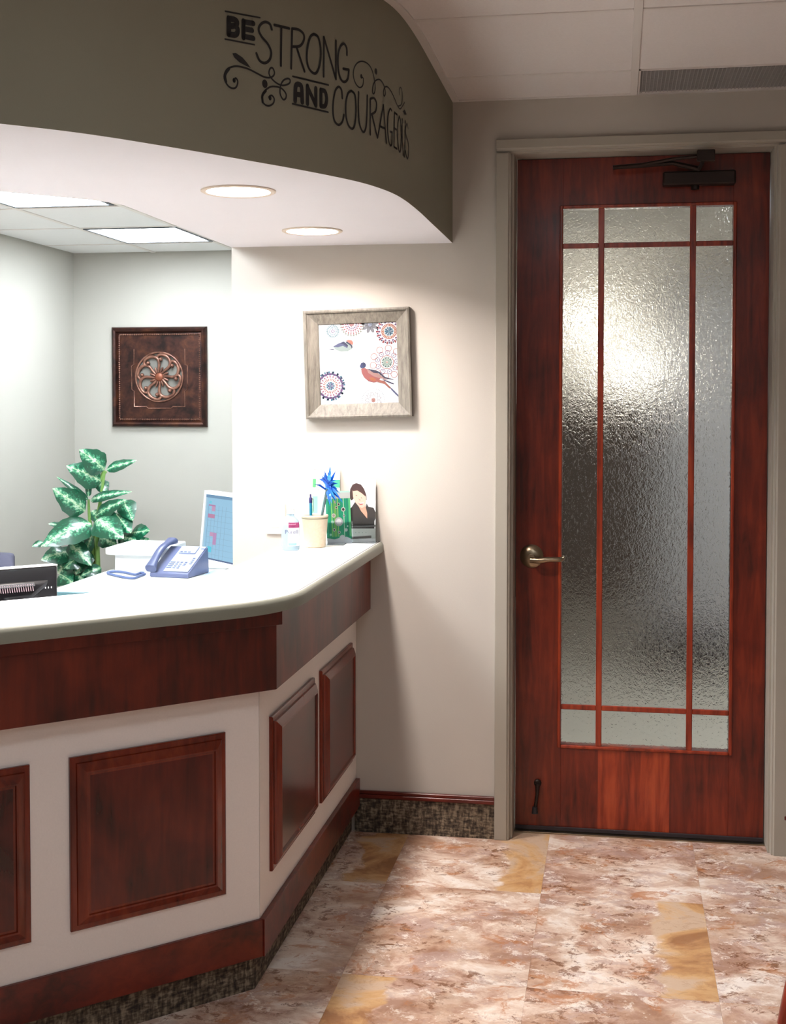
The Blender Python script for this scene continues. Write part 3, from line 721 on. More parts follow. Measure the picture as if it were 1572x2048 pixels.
# ================================================================== WALL LETTERING
DC = {"heavy":[[0.0117,[[[1.8004,2.4493],[1.8006,2.4131]],[[1.8004,2.4487],[1.7836,2.4501],[1.7756,2.4464],[1.7797,2.4379],[1.7957,2.4328]],[[1.7797,2.4361],[1.7737,2.4301],[1.7758,2.4205],[1.7838,2.4153],[1.8006,2.4137]]]],[0.0109,[[[1.7562,2.4526],[1.7564,2.4147]],[[1.7562,2.4511],[1.7259,2.4535]],[[1.7563,2.4352],[1.7301,2.4369]],[[1.7564,2.4178],[1.7261,2.4193]]]],[0.0109,[[[1.5933,2.2973],[1.5918,2.3294],[1.5864,2.3377],[1.5782,2.3385],[1.5713,2.3331],[1.5691,2.2982]],[[1.591,2.3136],[1.5704,2.315]]]],[0.01,[[[1.5508,2.3406],[1.551,2.2975]],[[1.5508,2.3384],[1.5222,2.2999]],[[1.5211,2.3399],[1.5212,2.2984]]]],[0.01,[[[1.5028,2.3399],[1.5029,2.2999]],[[1.5028,2.339],[1.4882,2.3384],[1.4823,2.3247],[1.4833,2.3115],[1.4897,2.3022],[1.5029,2.2999]]]]],"thin":[[0.0058,[[[1.6687,2.4517],[1.6749,2.4628],[1.6895,2.4644],[1.7041,2.4552],[1.7095,2.4418],[1.7001,2.4282],[1.6814,2.4149],[1.671,2.3982],[1.6753,2.3803],[1.69,2.3691],[1.7065,2.3713],[1.7168,2.3863]]]],[0.0058,[[[1.6602,2.4637],[1.6127,2.4654]],[[1.638,2.4643],[1.6401,2.3722]]]],[0.0058,[[[1.603,2.4669],[1.6065,2.3721]],[[1.603,2.4669],[1.5814,2.4692],[1.5644,2.4623],[1.5631,2.4482],[1.5769,2.431],[1.6018,2.4244]],[[1.5883,2.4264],[1.561,2.3734]]]],[0.0058,[[[1.5279,2.47],[1.5136,2.4666],[1.5049,2.4473],[1.5031,2.4218],[1.5089,2.3947],[1.521,2.3768],[1.5352,2.3767],[1.5479,2.3871],[1.553,2.4086],[1.5491,2.4382],[1.5397,2.4611],[1.5279,2.47]]]],[0.0058,[[[1.493,2.3743],[1.4918,2.4702]],[[1.4918,2.4696],[1.447,2.3765]],[[1.4468,2.471],[1.447,2.3765]]]],[0.0058,[[[1.4036,2.4448],[1.4047,2.4618],[1.4154,2.4701],[1.4287,2.4617],[1.4376,2.4416],[1.4392,2.4149],[1.4341,2.3896],[1.4236,2.3767],[1.4103,2.377],[1.3993,2.3881],[1.3954,2.4099]],[[1.3954,2.4099],[1.4182,2.4076]]]],[0.0054,[[[1.4221,2.3339],[1.4253,2.3532],[1.4367,2.3593],[1.4496,2.347],[1.4573,2.3193],[1.4584,2.2928],[1.4523,2.2724],[1.4369,2.265],[1.4222,2.2758],[1.4158,2.2935]]]],[0.0054,[[[1.3853,2.3591],[1.3698,2.352],[1.3652,2.326],[1.3664,2.2955],[1.374,2.2706],[1.3855,2.2646],[1.3995,2.273],[1.4077,2.2949],[1.4077,2.3249],[1.3993,2.3497],[1.3853,2.3591]]]],[0.0054,[[[1.3532,2.362],[1.3544,2.3246],[1.3502,2.2848],[1.3347,2.2655],[1.3218,2.2729],[1.3151,2.298],[1.3116,2.3617]]]],[0.0054,[[[1.2964,2.2644],[1.2963,2.3563]],[[1.2963,2.3563],[1.2755,2.3622],[1.2615,2.353],[1.2655,2.3314],[1.2942,2.3156]],[[1.2853,2.3155],[1.2559,2.264]]]],[0.0054,[[[1.2543,2.2643],[1.2183,2.3566]],[[1.2183,2.3566],[1.1977,2.2598]],[[1.2412,2.2963],[1.2087,2.2965]]]],[0.005,[[[1.1581,2.3531],[1.1716,2.3556],[1.1864,2.3332],[1.1883,2.294],[1.1767,2.2625],[1.158,2.2642],[1.1537,2.297]],[[1.1537,2.297],[1.1716,2.2954]]]],[0.005,[[[1.1357,2.3541],[1.1391,2.2605]],[[1.1357,2.353],[1.1112,2.3527]],[[1.138,2.3107],[1.1162,2.3114]],[[1.1391,2.2605],[1.1111,2.2601]]]],[0.005,[[[1.0884,2.3531],[1.071,2.3348],[1.0665,2.2957],[1.0781,2.2607],[1.0951,2.2613],[1.1046,2.292],[1.1019,2.3323],[1.0884,2.3531]]]],[0.005,[[[1.0557,2.3526],[1.0556,2.3014],[1.0428,2.2598],[1.0262,2.2628],[1.0177,2.3549]]]],[0.005,[[[0.9814,2.3418],[0.9963,2.3518],[1.0142,2.3353],[1.0088,2.3178],[0.9812,2.3046],[0.9716,2.2802],[0.9848,2.2573],[1.0034,2.2595],[1.014,2.2724]]]]],"rule":[[0.0033,[[[1.8106,2.4631],[1.7053,2.471]]]],[0.0033,[[[1.8117,2.4003],[1.7229,2.4052]]]],[0.0038,[[[1.6012,2.3541],[1.4753,2.3564]]]],[0.0038,[[[1.6023,2.2888],[1.4765,2.2897]]]]],"swirl":[[0.0038,[[[1.7864,2.3107],[1.7803,2.3178],[1.7743,2.3113],[1.7784,2.2984],[1.7885,2.293],[1.8024,2.2957],[1.813,2.3075],[1.8142,2.3193],[1.8062,2.3328],[1.7902,2.3418],[1.7721,2.3461],[1.7437,2.3459],[1.7149,2.3404],[1.6943,2.3363],[1.6776,2.3372],[1.6649,2.3432],[1.6606,2.3517],[1.6648,2.3604],[1.6712,2.3614],[1.6766,2.3551],[1.6775,2.3456],[1.6692,2.3362],[1.6522,2.3282],[1.6329,2.3269],[1.6132,2.3351],[1.6101,2.3436],[1.6176,2.346],[1.6307,2.3399],[1.6394,2.3289],[1.6429,2.3157],[1.6416,2.3033],[1.633,2.2937],[1.6243,2.2984],[1.6243,2.3094],[1.6394,2.3194],[1.6608,2.3195],[1.6777,2.3144],[1.6944,2.3006],[1.7007,2.2871],[1.6945,2.2742],[1.6799,2.2709],[1.6652,2.279],[1.6617,2.2905],[1.6693,2.2971],[1.6777,2.2925],[1.6757,2.2866]]]],[0.0058,[[[1.8091,2.3045],[1.8114,2.3198],[1.8002,2.3355]],[[1.6979,2.2767],[1.6986,2.2921],[1.6882,2.3048]]]],[0.0033,[[[1.3408,2.4033],[1.3314,2.4002],[1.3346,2.3826],[1.3501,2.3744],[1.368,2.3826],[1.3767,2.401],[1.3709,2.4223],[1.3531,2.4378],[1.3281,2.4443],[1.3011,2.4407],[1.283,2.4276],[1.2732,2.4091],[1.2678,2.3896],[1.2755,2.3742],[1.2846,2.3758],[1.2809,2.3937],[1.2678,2.4086],[1.2436,2.4173],[1.2227,2.4132],[1.2095,2.4021],[1.205,2.3891],[1.2139,2.3802],[1.2183,2.3898],[1.2095,2.4039],[1.1912,2.4096],[1.1665,2.4045],[1.1334,2.3903],[1.1087,2.3777],[1.0812,2.3745],[1.0511,2.3901],[1.0265,2.4046]],[[1.102,2.3773],[1.0666,2.3904],[1.0558,2.4146],[1.0636,2.4311],[1.0813,2.4325],[1.0913,2.4212],[1.0842,2.4119]]]]],"poly":[[[1.7901,2.3722],[1.78,2.3753],[1.7599,2.3689],[1.7457,2.3593],[1.7342,2.3492],[1.7518,2.352],[1.7701,2.3563],[1.7841,2.3642]],[[1.0511,2.3747],[1.0265,2.3844],[1.0001,2.3759],[1.0264,2.3704]]],"dot":[[[1.691,2.3205],0.01],[[1.7852,2.3118],0.0054],[[1.6748,2.2899],0.0054],[[1.2638,2.4336],0.0083],[[1.3408,2.4043],0.0058]]}
OFF = .0012
def ribbon(m, pts, wd, smooth=True, caps=True):
    P2 = [Vector((a, b, 0)) for a, b in pts]
    if smooth and len(P2) > 2: P2 = catmull(P2, 5)
    elif len(P2) == 2: P2 = [P2[0].lerp(P2[1], t/6) for t in range(7)]
    L_, R_ = [], []
    for i, p in enumerate(P2):
        t = (P2[min(i+1, len(P2)-1)] - P2[max(i-1, 0)])
        t = t.normalized() if t.length > 0 else Vector((1, 0, 0)); q = Vector((-t.y, t.x, 0))*wd/2
        q.x *= 1 + max(0, 1.45-p.x)*1.1
        L_.append(p+q); R_.append(p-q)
    n = len(P2)
    m.add([on_curve(p.x, p.y, OFF) for p in L_+R_], [(i, i+1, n+i+1, n+i) for i in range(n-1)])
    if caps:
        for p in (P2[0], P2[-1]):
            m.add([on_curve(p.x+math.cos(a*PI/5)*wd/2, p.y+math.sin(a*PI/5)*wd/2, OFF) for a in range(10)], [tuple(range(10))])
wd_ = thing('wall_lettering', on_curve(1.4, 2.2, 0), 'dark vinyl lettering BE STRONG AND COURAGEOUS with scroll flourishes on the curved soffit', 'wall decal')
KW = 1.15
for key, nm, sm in (('heavy', 'letter', False), ('thin', 'letter', True), ('rule', 'rule_line', False), ('swirl', 'flourish', True)):
    for wdt, strokes in DC[key]:
        m = MB()
        for st in strokes:
            ribbon(m, st, wdt*KW, smooth=sm or len(st) > 4)
            if key == 'swirl': m.build(nm, M['decal'], wd_); m = MB()
        if m.v: m.build(nm, M['decal'], wd_)
for g_ in DC['poly']: MB().add([on_curve(a, b, OFF) for a, b in g_], [tuple(range(len(g_)))]).build('flourish_leaf', M['decal'], wd_)
for (s_, z_), r_ in DC['dot']: MB().add([on_curve(s_+math.cos(a*PI/10)*r_*.85, z_+math.sin(a*PI/10)*r_, OFF) for a in range(20)], [tuple(range(20))]).build('flourish_dot', M['decal'], wd_)

# ================================================================== FLAT PRINTS
class Print:
    """flat printed shapes on a plane: origin o (lower left), axes u, v, normal n"""
    def __init__(s, o, u, v): s.o, s.u, s.v = Vector(o), Vector(u), Vector(v); s.n = s.u.cross(s.v).normalized(); s.k = 0; s.mats = {}
    def pt(s, a, b, k): return s.o + s.u*a + s.v*b + s.n*(.00012*k)
    def poly(s, m, pts, k=1): m.add([s.pt(a, b, k) for a, b in pts], [tuple(range(len(pts)))])
    def disc(s, m, a, b, r, k=1, n=16, asp=1.0, r2=None):
        if r2 is None: s.poly(m, [(a+math.cos(2*PI*i/n)*r, b+math.sin(2*PI*i/n)*r*asp) for i in range(n)], k)
        else:
            vs = [(a+math.cos(2*PI*i/n)*q, b+math.sin(2*PI*i/n)*q*asp) for q in (r, r2) for i in range(n)]
            m.add([s.pt(x, y, k) for x, y in vs], [(i, (i+1) % n, n+(i+1) % n, n+i) for i in range(n)])
PM = {}
def ink(rgb, k=.6):
    # printed colours sampled from an over-exposed photograph: the ink itself is darker
    r2 = tuple(int(v * k ** .45) for v in rgb)
    if r2 not in PM: PM[r2] = P('print_ink_%d_%d_%d' % r2, r2, 0.6)
    return PM[r2]

# ---- framed bird picture
c = [at_y(606, 622, WY-.03), at_y(820, 613, WY-.03), at_y(822, 833, WY-.03), at_y(612, 838, WY-.03)]
ctr = sum(c, Vector())/4; fw = ((c[1]-c[0]).length+(c[2]-c[3]).length)/2; fh = ((c[0]-c[3]).length+(c[1]-c[2]).length)/2
ang = math.atan2(c[1].z-c[0].z, c[1].x-c[0].x)
fx = Matrix.Translation((ctr.x, WY-.0005, ctr.z)) @ Matrix.Rotation(-ang, 4, 'Y')
fr = thing('framed_bird_picture', (ctr.x, WY, ctr.z-fh/2), 'crooked grey wood frame with a print of two birds and flower medallions', 'picture')
prof = [(0, 0), (0, .031), (.006, .033), (.011, .031), (.012, .026), (.046, .012), (.050, .010), (.0515, .006)]
for j in range(4):     # four mitred rails
    m = MB(); vs = []
    for ins, d in prof:
        x, z = fw/2-ins, fh/2-ins
        q = [(-x, -d, -z), (x, -d, -z), (x, -d, z), (-x, -d, z)]
        vs += [fx @ Vector(q[j]), fx @ Vector(q[(j+1) % 4])]
    n = len(prof)
    m.add(vs, [(2*i, 2*i+1, 2*i+3, 2*i+2) for i in range(n-1)])
    m.build('frame_rail', M['driftwood'], fr)
pw, ph = fw-.10, fh-.10
pr = MB().box((-pw/2, -.006, -ph/2), (pw/2, -.003, ph/2), fx).build('print', ink((190, 191, 194), 1), fr)
o_ = fx @ Vector((-pw/2, -.0062, -ph/2)); ux = (fx @ Vector((pw/2, -.0062, -ph/2)))-o_; vx_ = (fx @ Vector((-pw/2, -.0062, ph/2)))-o_
PR = Print(o_, ux, vx_)
def uv(X, Y): return ((X-312)/895, 1-(Y-308)/920)
def clip_poly(pts):
    for ax_, lim, sg in ((0, .001, 1), (0, .999, -1), (1, .001, 1), (1, .999, -1)):
        out = []
        for i in range(len(pts)):
            p, q = pts[i-1], pts[i]; dp, dq = (p[ax_]-lim)*sg, (q[ax_]-lim)*sg
            if (dp >= 0) != (dq >= 0): t = dp/(dp-dq); out.append((p[0]+(q[0]-p[0])*t, p[1]+(q[1]-p[1])*t))
            if dq >= 0: out.append(q)
        pts = out
        if len(pts) < 3: return None
    return pts
def clipu(p): return (min(.998, max(.002, p[0])), min(.998, max(.002, p[1])))
ms = {}
def lay(rgb): 
    if rgb not in ms: ms[rgb] = MB()
    return ms[rgb]
def dashring(cx, cy, r0, r1, n, rgb, wd=.5, k=2, a0=0):
    u, v = uv(cx, cy)
    for i in range(n):
        a = 2*PI*(i+a0)/n; h = PI*min(1, wd*1.4)/n
        q = clip_poly([(u+r/895*math.cos(t), v+r/920*math.sin(t)) for r, t in ((max(r0, 1), a-h), (r1, a-h*.8), (r1, a+h*.8), (max(r0, 1), a+h))])
        if q: PR.poly(lay(rgb), q, k)
def petals(cx, cy, r0, r1, n, rgb, rgb2=None, k=2, a0=0, lw=5):
    u, v = uv(cx, cy)
    for i in range(n):
        a = 2*PI*(i+a0)/n; rm = (r0+r1)/2; pr_ = (r1-r0)/2; pc = (u+rm/895*math.cos(a), v+rm/920*math.sin(a))
        wdt = min(pr_, rm*PI/n*.95)
        def el(sc): return [(pc[0]+(math.cos(a)*math.cos(t)*pr_*sc-math.sin(a)*math.sin(t)*wdt*sc)/895, pc[1]+(math.sin(a)*math.cos(t)*pr_*sc+math.cos(a)*math.sin(t)*wdt*sc)/920) for t in [2*PI*j/12 for j in range(12)]]
        A, B = el(1), el(max(.2, 1-lw*1.9/max(pr_, 6)))
        for j in range(12):
            q = clip_poly([A[j], A[(j+1) % 12], B[(j+1) % 12], B[j]])
            if q: PR.poly(lay(rgb), q, k)
        q = clip_poly(B) if rgb2 else None
        if q: PR.poly(lay(rgb2), q, k)
RED, COR, TEAL, NAVY, PUR, PALE, GREY, PINK, GRN, ORG = (206, 84, 92), (240, 150, 128), (74, 160, 190), (58, 72, 122), (150, 104, 170), (186, 222, 234), (128, 130, 146), (228, 150, 176), (190, 226, 210), (238, 140, 84)
# pale blue star, top left
dashring(478, 390, 12, 22, 8, PUR, .8); dashring(478, 390, 30, 48, 16, TEAL, .4); dashring(478, 390, 52, 76, 22, PALE, .7)
# pink medallion at the top edge
dashring(695, 318, 0, 30, 8, RED, 1); dashring(700, 318, 40, 58, 14, PUR, .5); dashring(700, 318, 62, 85, 18, PINK, .55); dashring(700, 318, 92, 120, 22, RED, .3); dashring(700, 318, 120, 140, 26, (200, 206, 190), .5)
# grey daisy
petals(905, 330, 20, 100, 9, GREY, (168, 172, 184), a0=.3); dashring(905, 330, 0, 24, 8, (150, 170, 210), 1)
# coral sun, top right
dashring(1118, 415, 0, 52, 10, TEAL, .8); dashring(1118, 415, 10, 40, 7, NAVY, .3, 3); dashring(1118, 415, 56, 78, 26, ORG, .6); dashring(1118, 415, 78, 90, 40, COR, 1); dashring(1118, 415, 98, 118, 16, PUR, .4); dashring(1118, 415, 118, 150, 18, RED, .35); dashring(1118, 415, 122, 140, 18, NAVY, .3, 3, .5)
# large outline flower at the right
dashring(1085, 765, 0, 12, 8, COR, 1, 3); dashring(1085, 765, 14, 62, 16, GRN, 1); dashring(1085, 765, 46, 56, 10, NAVY, .25, 3); dashring(1085, 765, 70, 80, 30, COR, .7)
petals(1085, 765, 82, 140, 9, PUR, None, 2, .1, 4); petals(1085, 765, 120, 200, 10, COR, None, 3, .3, 4); dashring(1085, 765, 104, 112, 9, NAVY, .15, 4, .1)
# lower left burst
dashring(432, 1015, 0, 50, 9, TEAL, .9); dashring(432, 1015, 8, 36, 6, PUR, .4, 3); dashring(432, 1015, 60, 88, 24, COR, .5); dashring(432, 1015, 96, 120, 20, PINK, .4); dashring(432, 1015, 124, 150, 16, PUR, .5, 2); dashring(432, 1015, 130, 168, 16, NAVY, .3, 3, .5); dashring(432, 1015, 150, 172, 20, TEAL, .3, 3, .2)
# pale dotted flower at the bottom
dashring(918, 1190, 0, 26, 8, COR, 1); dashring(918, 1190, 125, 131, 40, GREY, .4); dashring(918, 1190, 90, 96, 20, (200, 200, 206), .5); petals(918, 1190, 45, 88, 9, (206, 206, 212), None, 2, .5, 3)
def bird(polys):
    for rgb, pts, k in polys: PR.poly(lay(rgb), [clipu(uv(x, y)) for x, y in pts], k)
bird([((214, 236, 230), [(480, 570), (560, 530), (640, 520), (700, 560), (690, 600), (640, 625), (560, 625), (500, 600)], 4),
      ((110, 118, 170), [(470, 566), (540, 530), (600, 510), (640, 545), (640, 590), (590, 560), (530, 575)], 5),
      ((52, 58, 110), [(560, 530), (605, 512), (650, 560), (640, 575), (600, 545)], 6),
      (COR, [(622, 505), (650, 495), (690, 500), (706, 520), (705, 555), (680, 545), (650, 520)], 7),
      ((44, 50, 96), [(615, 512), (640, 515), (690, 553), (700, 580), (690, 596), (680, 565), (640, 535)], 8),
      (NAVY, [(415, 594), (440, 592), (500, 600), (470, 606)], 5), ((190, 214, 220), [(320, 622), (430, 600), (430, 603), (320, 625)], 5)])
bird([((70, 86, 150), [(775, 800), (790, 765), (820, 755), (845, 775), (845, 800), (820, 820), (785, 822)], 9), (NAVY, [(805, 765), (835, 762), (838, 790), (815, 800)], 10),
      ((222, 120, 118), [(788, 830), (835, 820), (880, 860), (960, 910), (1010, 940), (980, 980), (930, 990), (870, 975), (820, 930), (795, 880)], 9),
      ((236, 180, 170), [(850, 825), (900, 860), (960, 870), (1030, 930), (1080, 950), (1000, 945), (930, 920), (870, 880)], 10),
      ((60, 60, 100), [(860, 830), (950, 850), (1000, 870), (1060, 930), (1150, 960), (1160, 968), (1050, 945), (985, 885), (930, 880)], 11),
      (ORG, [(880, 930), (920, 930), (960, 955), (940, 975), (890, 960)], 12),
      ((214, 120, 100), [(960, 955), (1050, 975), (1100, 1030), (1150, 1080), (1100, 1060), (1050, 1010), (970, 985)], 10),
      ((110, 120, 170), [(1110, 1040), (1150, 1080), (1205, 1140), (1212, 1165), (1170, 1130), (1125, 1080)], 11), ((90, 90, 130), [(1010, 950), (1090, 975), (1160, 1010), (1150, 1018), (1080, 990)], 11)])
for rgb, m in ms.items(): m.build('printed_shapes', ink(rgb, .20), pr, kind='stuff')

# ---- copper medallion plaque on the office wall
c = [at_y(221, 654, BY-.03), at_y(411, 653, BY-.03), at_y(413, 855, BY-.03), at_y(224, 853, BY-.03)]
ctr = sum(c, Vector())/4; w_ = ((c[1]-c[0]).length+(c[2]-c[3]).length)/2; h_ = ((c[0]-c[3]).length+(c[1]-c[2]).length)/2
mx_ = Matrix.Translation((ctr.x, BY-.0005, ctr.z))
mp_ = thing('medallion_plaque', (ctr.x, BY, ctr.z-h_/2), 'square dark copper plaque with a round pierced scroll medallion', 'wall art')
prof = [(0, 0), (0, .018), (.006, .028), (.016, .034), (.026, .030), (.031, .020), (.034, .012), (.042, .014), (.046, .012), (.048, .010)]
for j in range(4):
    m = MB(); vs = []
    for ins, d in prof:
        x, z = w_/2-ins, h_/2-ins; q = [(-x, -d, -z), (x, -d, -z), (x, -d, z), (-x, -d, z)]
        vs += [mx_ @ Vector(q[j]), mx_ @ Vector(q[(j+1) % 4])]
    m.add(vs, [(2*i, 2*i+1, 2*i+3, 2*i+2) for i in range(len(prof)-1)]); m.build('frame_rail', M['copper'], mp_, smooth=35)
# sheet with a round hole
Rm = .140; sq = w_/2-.047; sh = h_/2-.047; N = 64; m = MB()
ci = [(math.cos(2*PI*i/N)*Rm, math.sin(2*PI*i/N)*Rm) for i in range(N)]
so = []
for i in range(N):
    a = 2*PI*i/N; t = min(sq/max(1e-6, abs(math.cos(a))), sh/max(1e-6, abs(math.sin(a)))); so.append((math.cos(a)*t, math.sin(a)*t))
m.add([mx_ @ Vector((x, -.010, z)) for x, z in ci+so] + [mx_ @ Vector((x, -.004, z)) for x, z in ci], [(i, (i+1) % N, N+(i+1) % N, N+i) for i in range(N)] + [(i, (i+1) % N, 2*N+(i+1) % N, 2*N+i) for i in range(N)])
m.build('copper_sheet', M['copper'], mp_)
m = MB(); m.add([mx_ @ Vector((x*1.0, -.003, z)) for x, z in ci], [tuple(range(N))]); m.build('backing_disc', M['backing'], mp_)
MB().tube([mx_ @ Vector((x*1.02, -.013, z*1.02)) for x, z in ci], .006, 8, closed=True).build('medallion_rim', M['copper2'], mp_, smooth=60)
ctp = [(.80, .95), (.80, .42), (.88, .38), (.88, -.42), (.80, -.48), (.80, -1.0), (.42, -1.0), (.36, -1.06), (-.36, -1.06), (-.42, -1.0), (-.80, -1.0), (-.80, -.48), (-.88, -.42), (-.88, .38), (-.80, .42), (-.80, .95)]
MB().tube([mx_ @ Vector((x*.193, -.0105, z*.172)) for x, z in ctp], .0035, 6).build('embossed_outline', M['copper2'], mp_, smooth=60)
for kk in range(8):
    a = math.radians(82 + 45*kk); m = MB()
    def pol(r, d): t = a + math.radians(d); return mx_ @ Vector((math.cos(t)*r, -.014, math.sin(t)*r))
    pts = catmull([pol(.026, -28), pol(.052, -34), (pol(.085, -37)), pol(.112, -29), pol(.128, -13), pol(.130, 4), pol(.118, 13), pol(.106, 12)], 5)
    m.tube(pts, [.0072+.003*math.sin(PI*i/(len(pts)-1)) for i in range(len(pts))], 7)
    m.build('scroll', M['copper2'], mp_, smooth=60)
    MB().lathe([(.0, .015), (.009, .012), (.0125, 0), (.010, -.006)], pol(.103, 2)+Vector((0, -.004, 0)), 12, xf=Matrix.Rotation(PI/2, 4, 'X'), cap=False).build('ball', M['copper2'], mp_, smooth=60)
    MB().tube([pol(.026, -8), pol(.045, -10), pol(.060, -14)], [.005, .0075, .004], 7).build('petal', M['copper2'], mp_, smooth=60)
MB().lathe([(.0, .012), (.02, .010), (.027, .002), (.027, -.006)], mx_ @ Vector((0, -.012, 0)), 28, xf=Matrix.Rotation(PI/2, 4, 'X'), cap=False).build('hub', P('hub_copper', (124, 70, 50), .45, metal=.4, bump=.3, bscale=300), mp_, smooth=60)
m = MB()
for i in range(44):
    t = -1+2*(i+.5)/44
    for p in ((t*(sq+.0035), sh+.0035), (t*(sq+.0035), -sh-.0035), (sq+.0035, t*sh), (-sq-.0035, t*sh)):
        m.lathe([(0, .006), (.0045, .003), (.005, -.001)], mx_ @ Vector((p[0], -.0135, p[1])), 6, xf=Matrix.Rotation(PI/2, 4, 'X'), cap=False)
m.build('bead_row', M['copper2'], mp_, kind='stuff')

# ---- switch plate
sw = thing('wall_switch_plate', (-.87, WY, 1.084), 'white switch plate on the wall behind the sanitizer bottle', 'switch')
bx('plate', (-.905, WY-.007, 1.084), (-.835, WY-.0005, 1.20), M['white_plastic'], sw, .003)
bx('rocker', (-.888, WY-.010, 1.108), (-.852, WY-.007, 1.176), M['white_plastic'], sw, .002)

# ================================================================== THINGS ON THE WORKTOP
WT = 1.0645
def text(s, size, mat, parent, xf, name='lettering'):
    cu = bpy.data.curves.new('t', 'FONT'); cu.body = s; cu.size = size; cu.align_x = 'CENTER'; cu.align_y = 'CENTER'; cu.resolution_u = 2
    to = bpy.data.objects.new('t', cu); COL.objects.link(to)
    me = bpy.data.meshes.new_from_object(to.evaluated_get(bpy.context.evaluated_depsgraph_get()))
    bpy.data.objects.remove(to)
    wl = world_loc(parent)
    for v_ in me.vertices: v_.co = (xf @ v_.co) - wl
    me.materials.clear(); me.materials.append(mat); me.name = name
    ob = bpy.data.objects.new(name, me); COL.objects.link(ob); ob.parent = parent; return ob
# cup
cb = at_z(630, 1094, WT); cb = Vector((cb.x, cb.y, WT))
cup = thing('pen_cup', cb, 'speckled cream stoneware cup holding two pens on the worktop', 'cup')
MB().lathe([(.0, .0), (.034, .0), (.0375, .003), (.0455, .106), (.0475, .109), (.046, .113), (.043, .110), (.035, .006), (.0, .005)], cb, 40, cap=False).build('cup_body', M['speck'], cup, smooth=40)
MB().lathe([(.0455, .100), (.0468, .1005), (.0470, .1025), (.0456, .103)], cb, 40, cap=False).build('rim_band', M['rim'], cup, smooth=40)
def along(p0, p1): 
    d = (p1-p0); return Matrix.Translation(p0) @ d.to_track_quat('Z', 'Y').to_matrix().to_4x4(), d.length
# teal pen
Yp = cb.y
pa, pb = cb + Vector((-.012, .0, .008)), at_y(621, 992, Yp+.01)
xf, L = along(pa, pb)
pen = thing('teal_pen', pa, 'teal click pen with a navy top standing in the cup', 'pen')
MB().lathe([(.0012, 0), (.0045, .012), (.0052, .02), (.0052, L-.022), (.0, L-.022)], (0,0,0), 12, xf=xf, cap=False).build('barrel', P('teal_pen_barrel', (26, 112, 136), .3), pen, smooth=40)
MB().lathe([(.0058, L-.024), (.0058, L-.008), (.003, L-.004), (.0028, L+.006), (0, L+.007)], (0,0,0), 12, xf=xf, cap=False).build('cap', P('navy_pen_cap', (30, 30, 78), .3), pen, smooth=40)
m = MB(); m.box((-.0095, -.0015, L-.055), (-.008, .0015, L-.008), xf).box((-.0085, -.0015, L-.012), (0, .0015, L-.009), xf); m.build('clip', M['nickel'], pen)
# pen with tinsel flower
pa = cb + Vector((.006, -.004, .008)); pb = at_y(654, 978, Yp-.005)
xf, L = along(pa, pb)
fp_ = thing('tinsel_flower_pen', pa, 'grey pen topped with a blue foil tinsel flower', 'pen')
MB().lathe([(.001, 0), (.0042, .012), (.0048, .02), (.0048, L), (.0, L)], (0,0,0), 12, xf=xf, cap=False).build('barrel', P('slate_pen_barrel', (92, 116, 120), .3, metal=.5), fp_, smooth=40)
BL = [P('blue_foil_deep', (16, 78, 176), .25, metal=.35), P('blue_foil_light', (56, 136, 210), .25, metal=.35)]
top_ = xf @ Vector((0, 0, L)); rnd = random.Random(5)
for i in range(70):
    tgt = rnd.choice([(-.015, .07), (.0, .075), (.012, .06), (-.04, .03), (-.03, .045), (.03, .015), (.02, -.02), (.035, -.04), (.045, -.055), (.03, -.065), (.0, -.03), (.028, .03)])
    d = Vector((tgt[0]*.75+rnd.uniform(-.012, .012), rnd.uniform(-.03, .02), tgt[1]*.75+rnd.uniform(-.012, .012))) + Vector((.004, 0, 0))
    st_ = top_ + Vector((rnd.uniform(-.004, .010), 0, rnd.uniform(-.004, .02)))
    sd = Vector((d.z, .3*rnd.uniform(-1, 1)*.05, -d.x)).normalized()*.0032
    mid = st_ + d*.55 + Vector((0, 0, .006)); end = st_ + d
    MB().add([st_-sd, st_+sd, mid+sd*1.2, end, mid-sd*1.2], [(0, 1, 2, 4), (4, 2, 3)]).build('foil_strip', BL[i % 2] if i % 5 else BL[0], fp_)
# sanitizer bottle
sb = at_z(581, 1100, WT); sb = Vector((sb.x, sb.y, WT))
so_ = thing('hand_sanitizer_bottle', sb, 'clear pump bottle of hand gel with a magenta and purple label left of the cup', 'bottle')
pf = [(.0, 0), (.028, 0), (.0315, .004), (.0315, .086), (.029, .100), (.018, .112), (.0125, .118), (.0125, .124), (.0, .124)]
sxf = Matrix.Scale(.72, 4, Vector((0, 1, 0)))
MB().lathe(pf, sb, 28, xf=sxf, cap=False).build('bottle_body', M['gel'], so_, smooth=40)
MB().lathe([(.0135, .1245), (.0135, .138), (.006, .140), (.006, .158), (.0, .158)], sb, 20, cap=False).build('pump_collar', M['clear'], so_, smooth=40)
MB().box((sb.x-.024, sb.y-.007, WT+.158), (sb.x+.010, sb.y+.007, WT+.166)).build('pump_head', M['white_plastic'], so_, .003, 2)
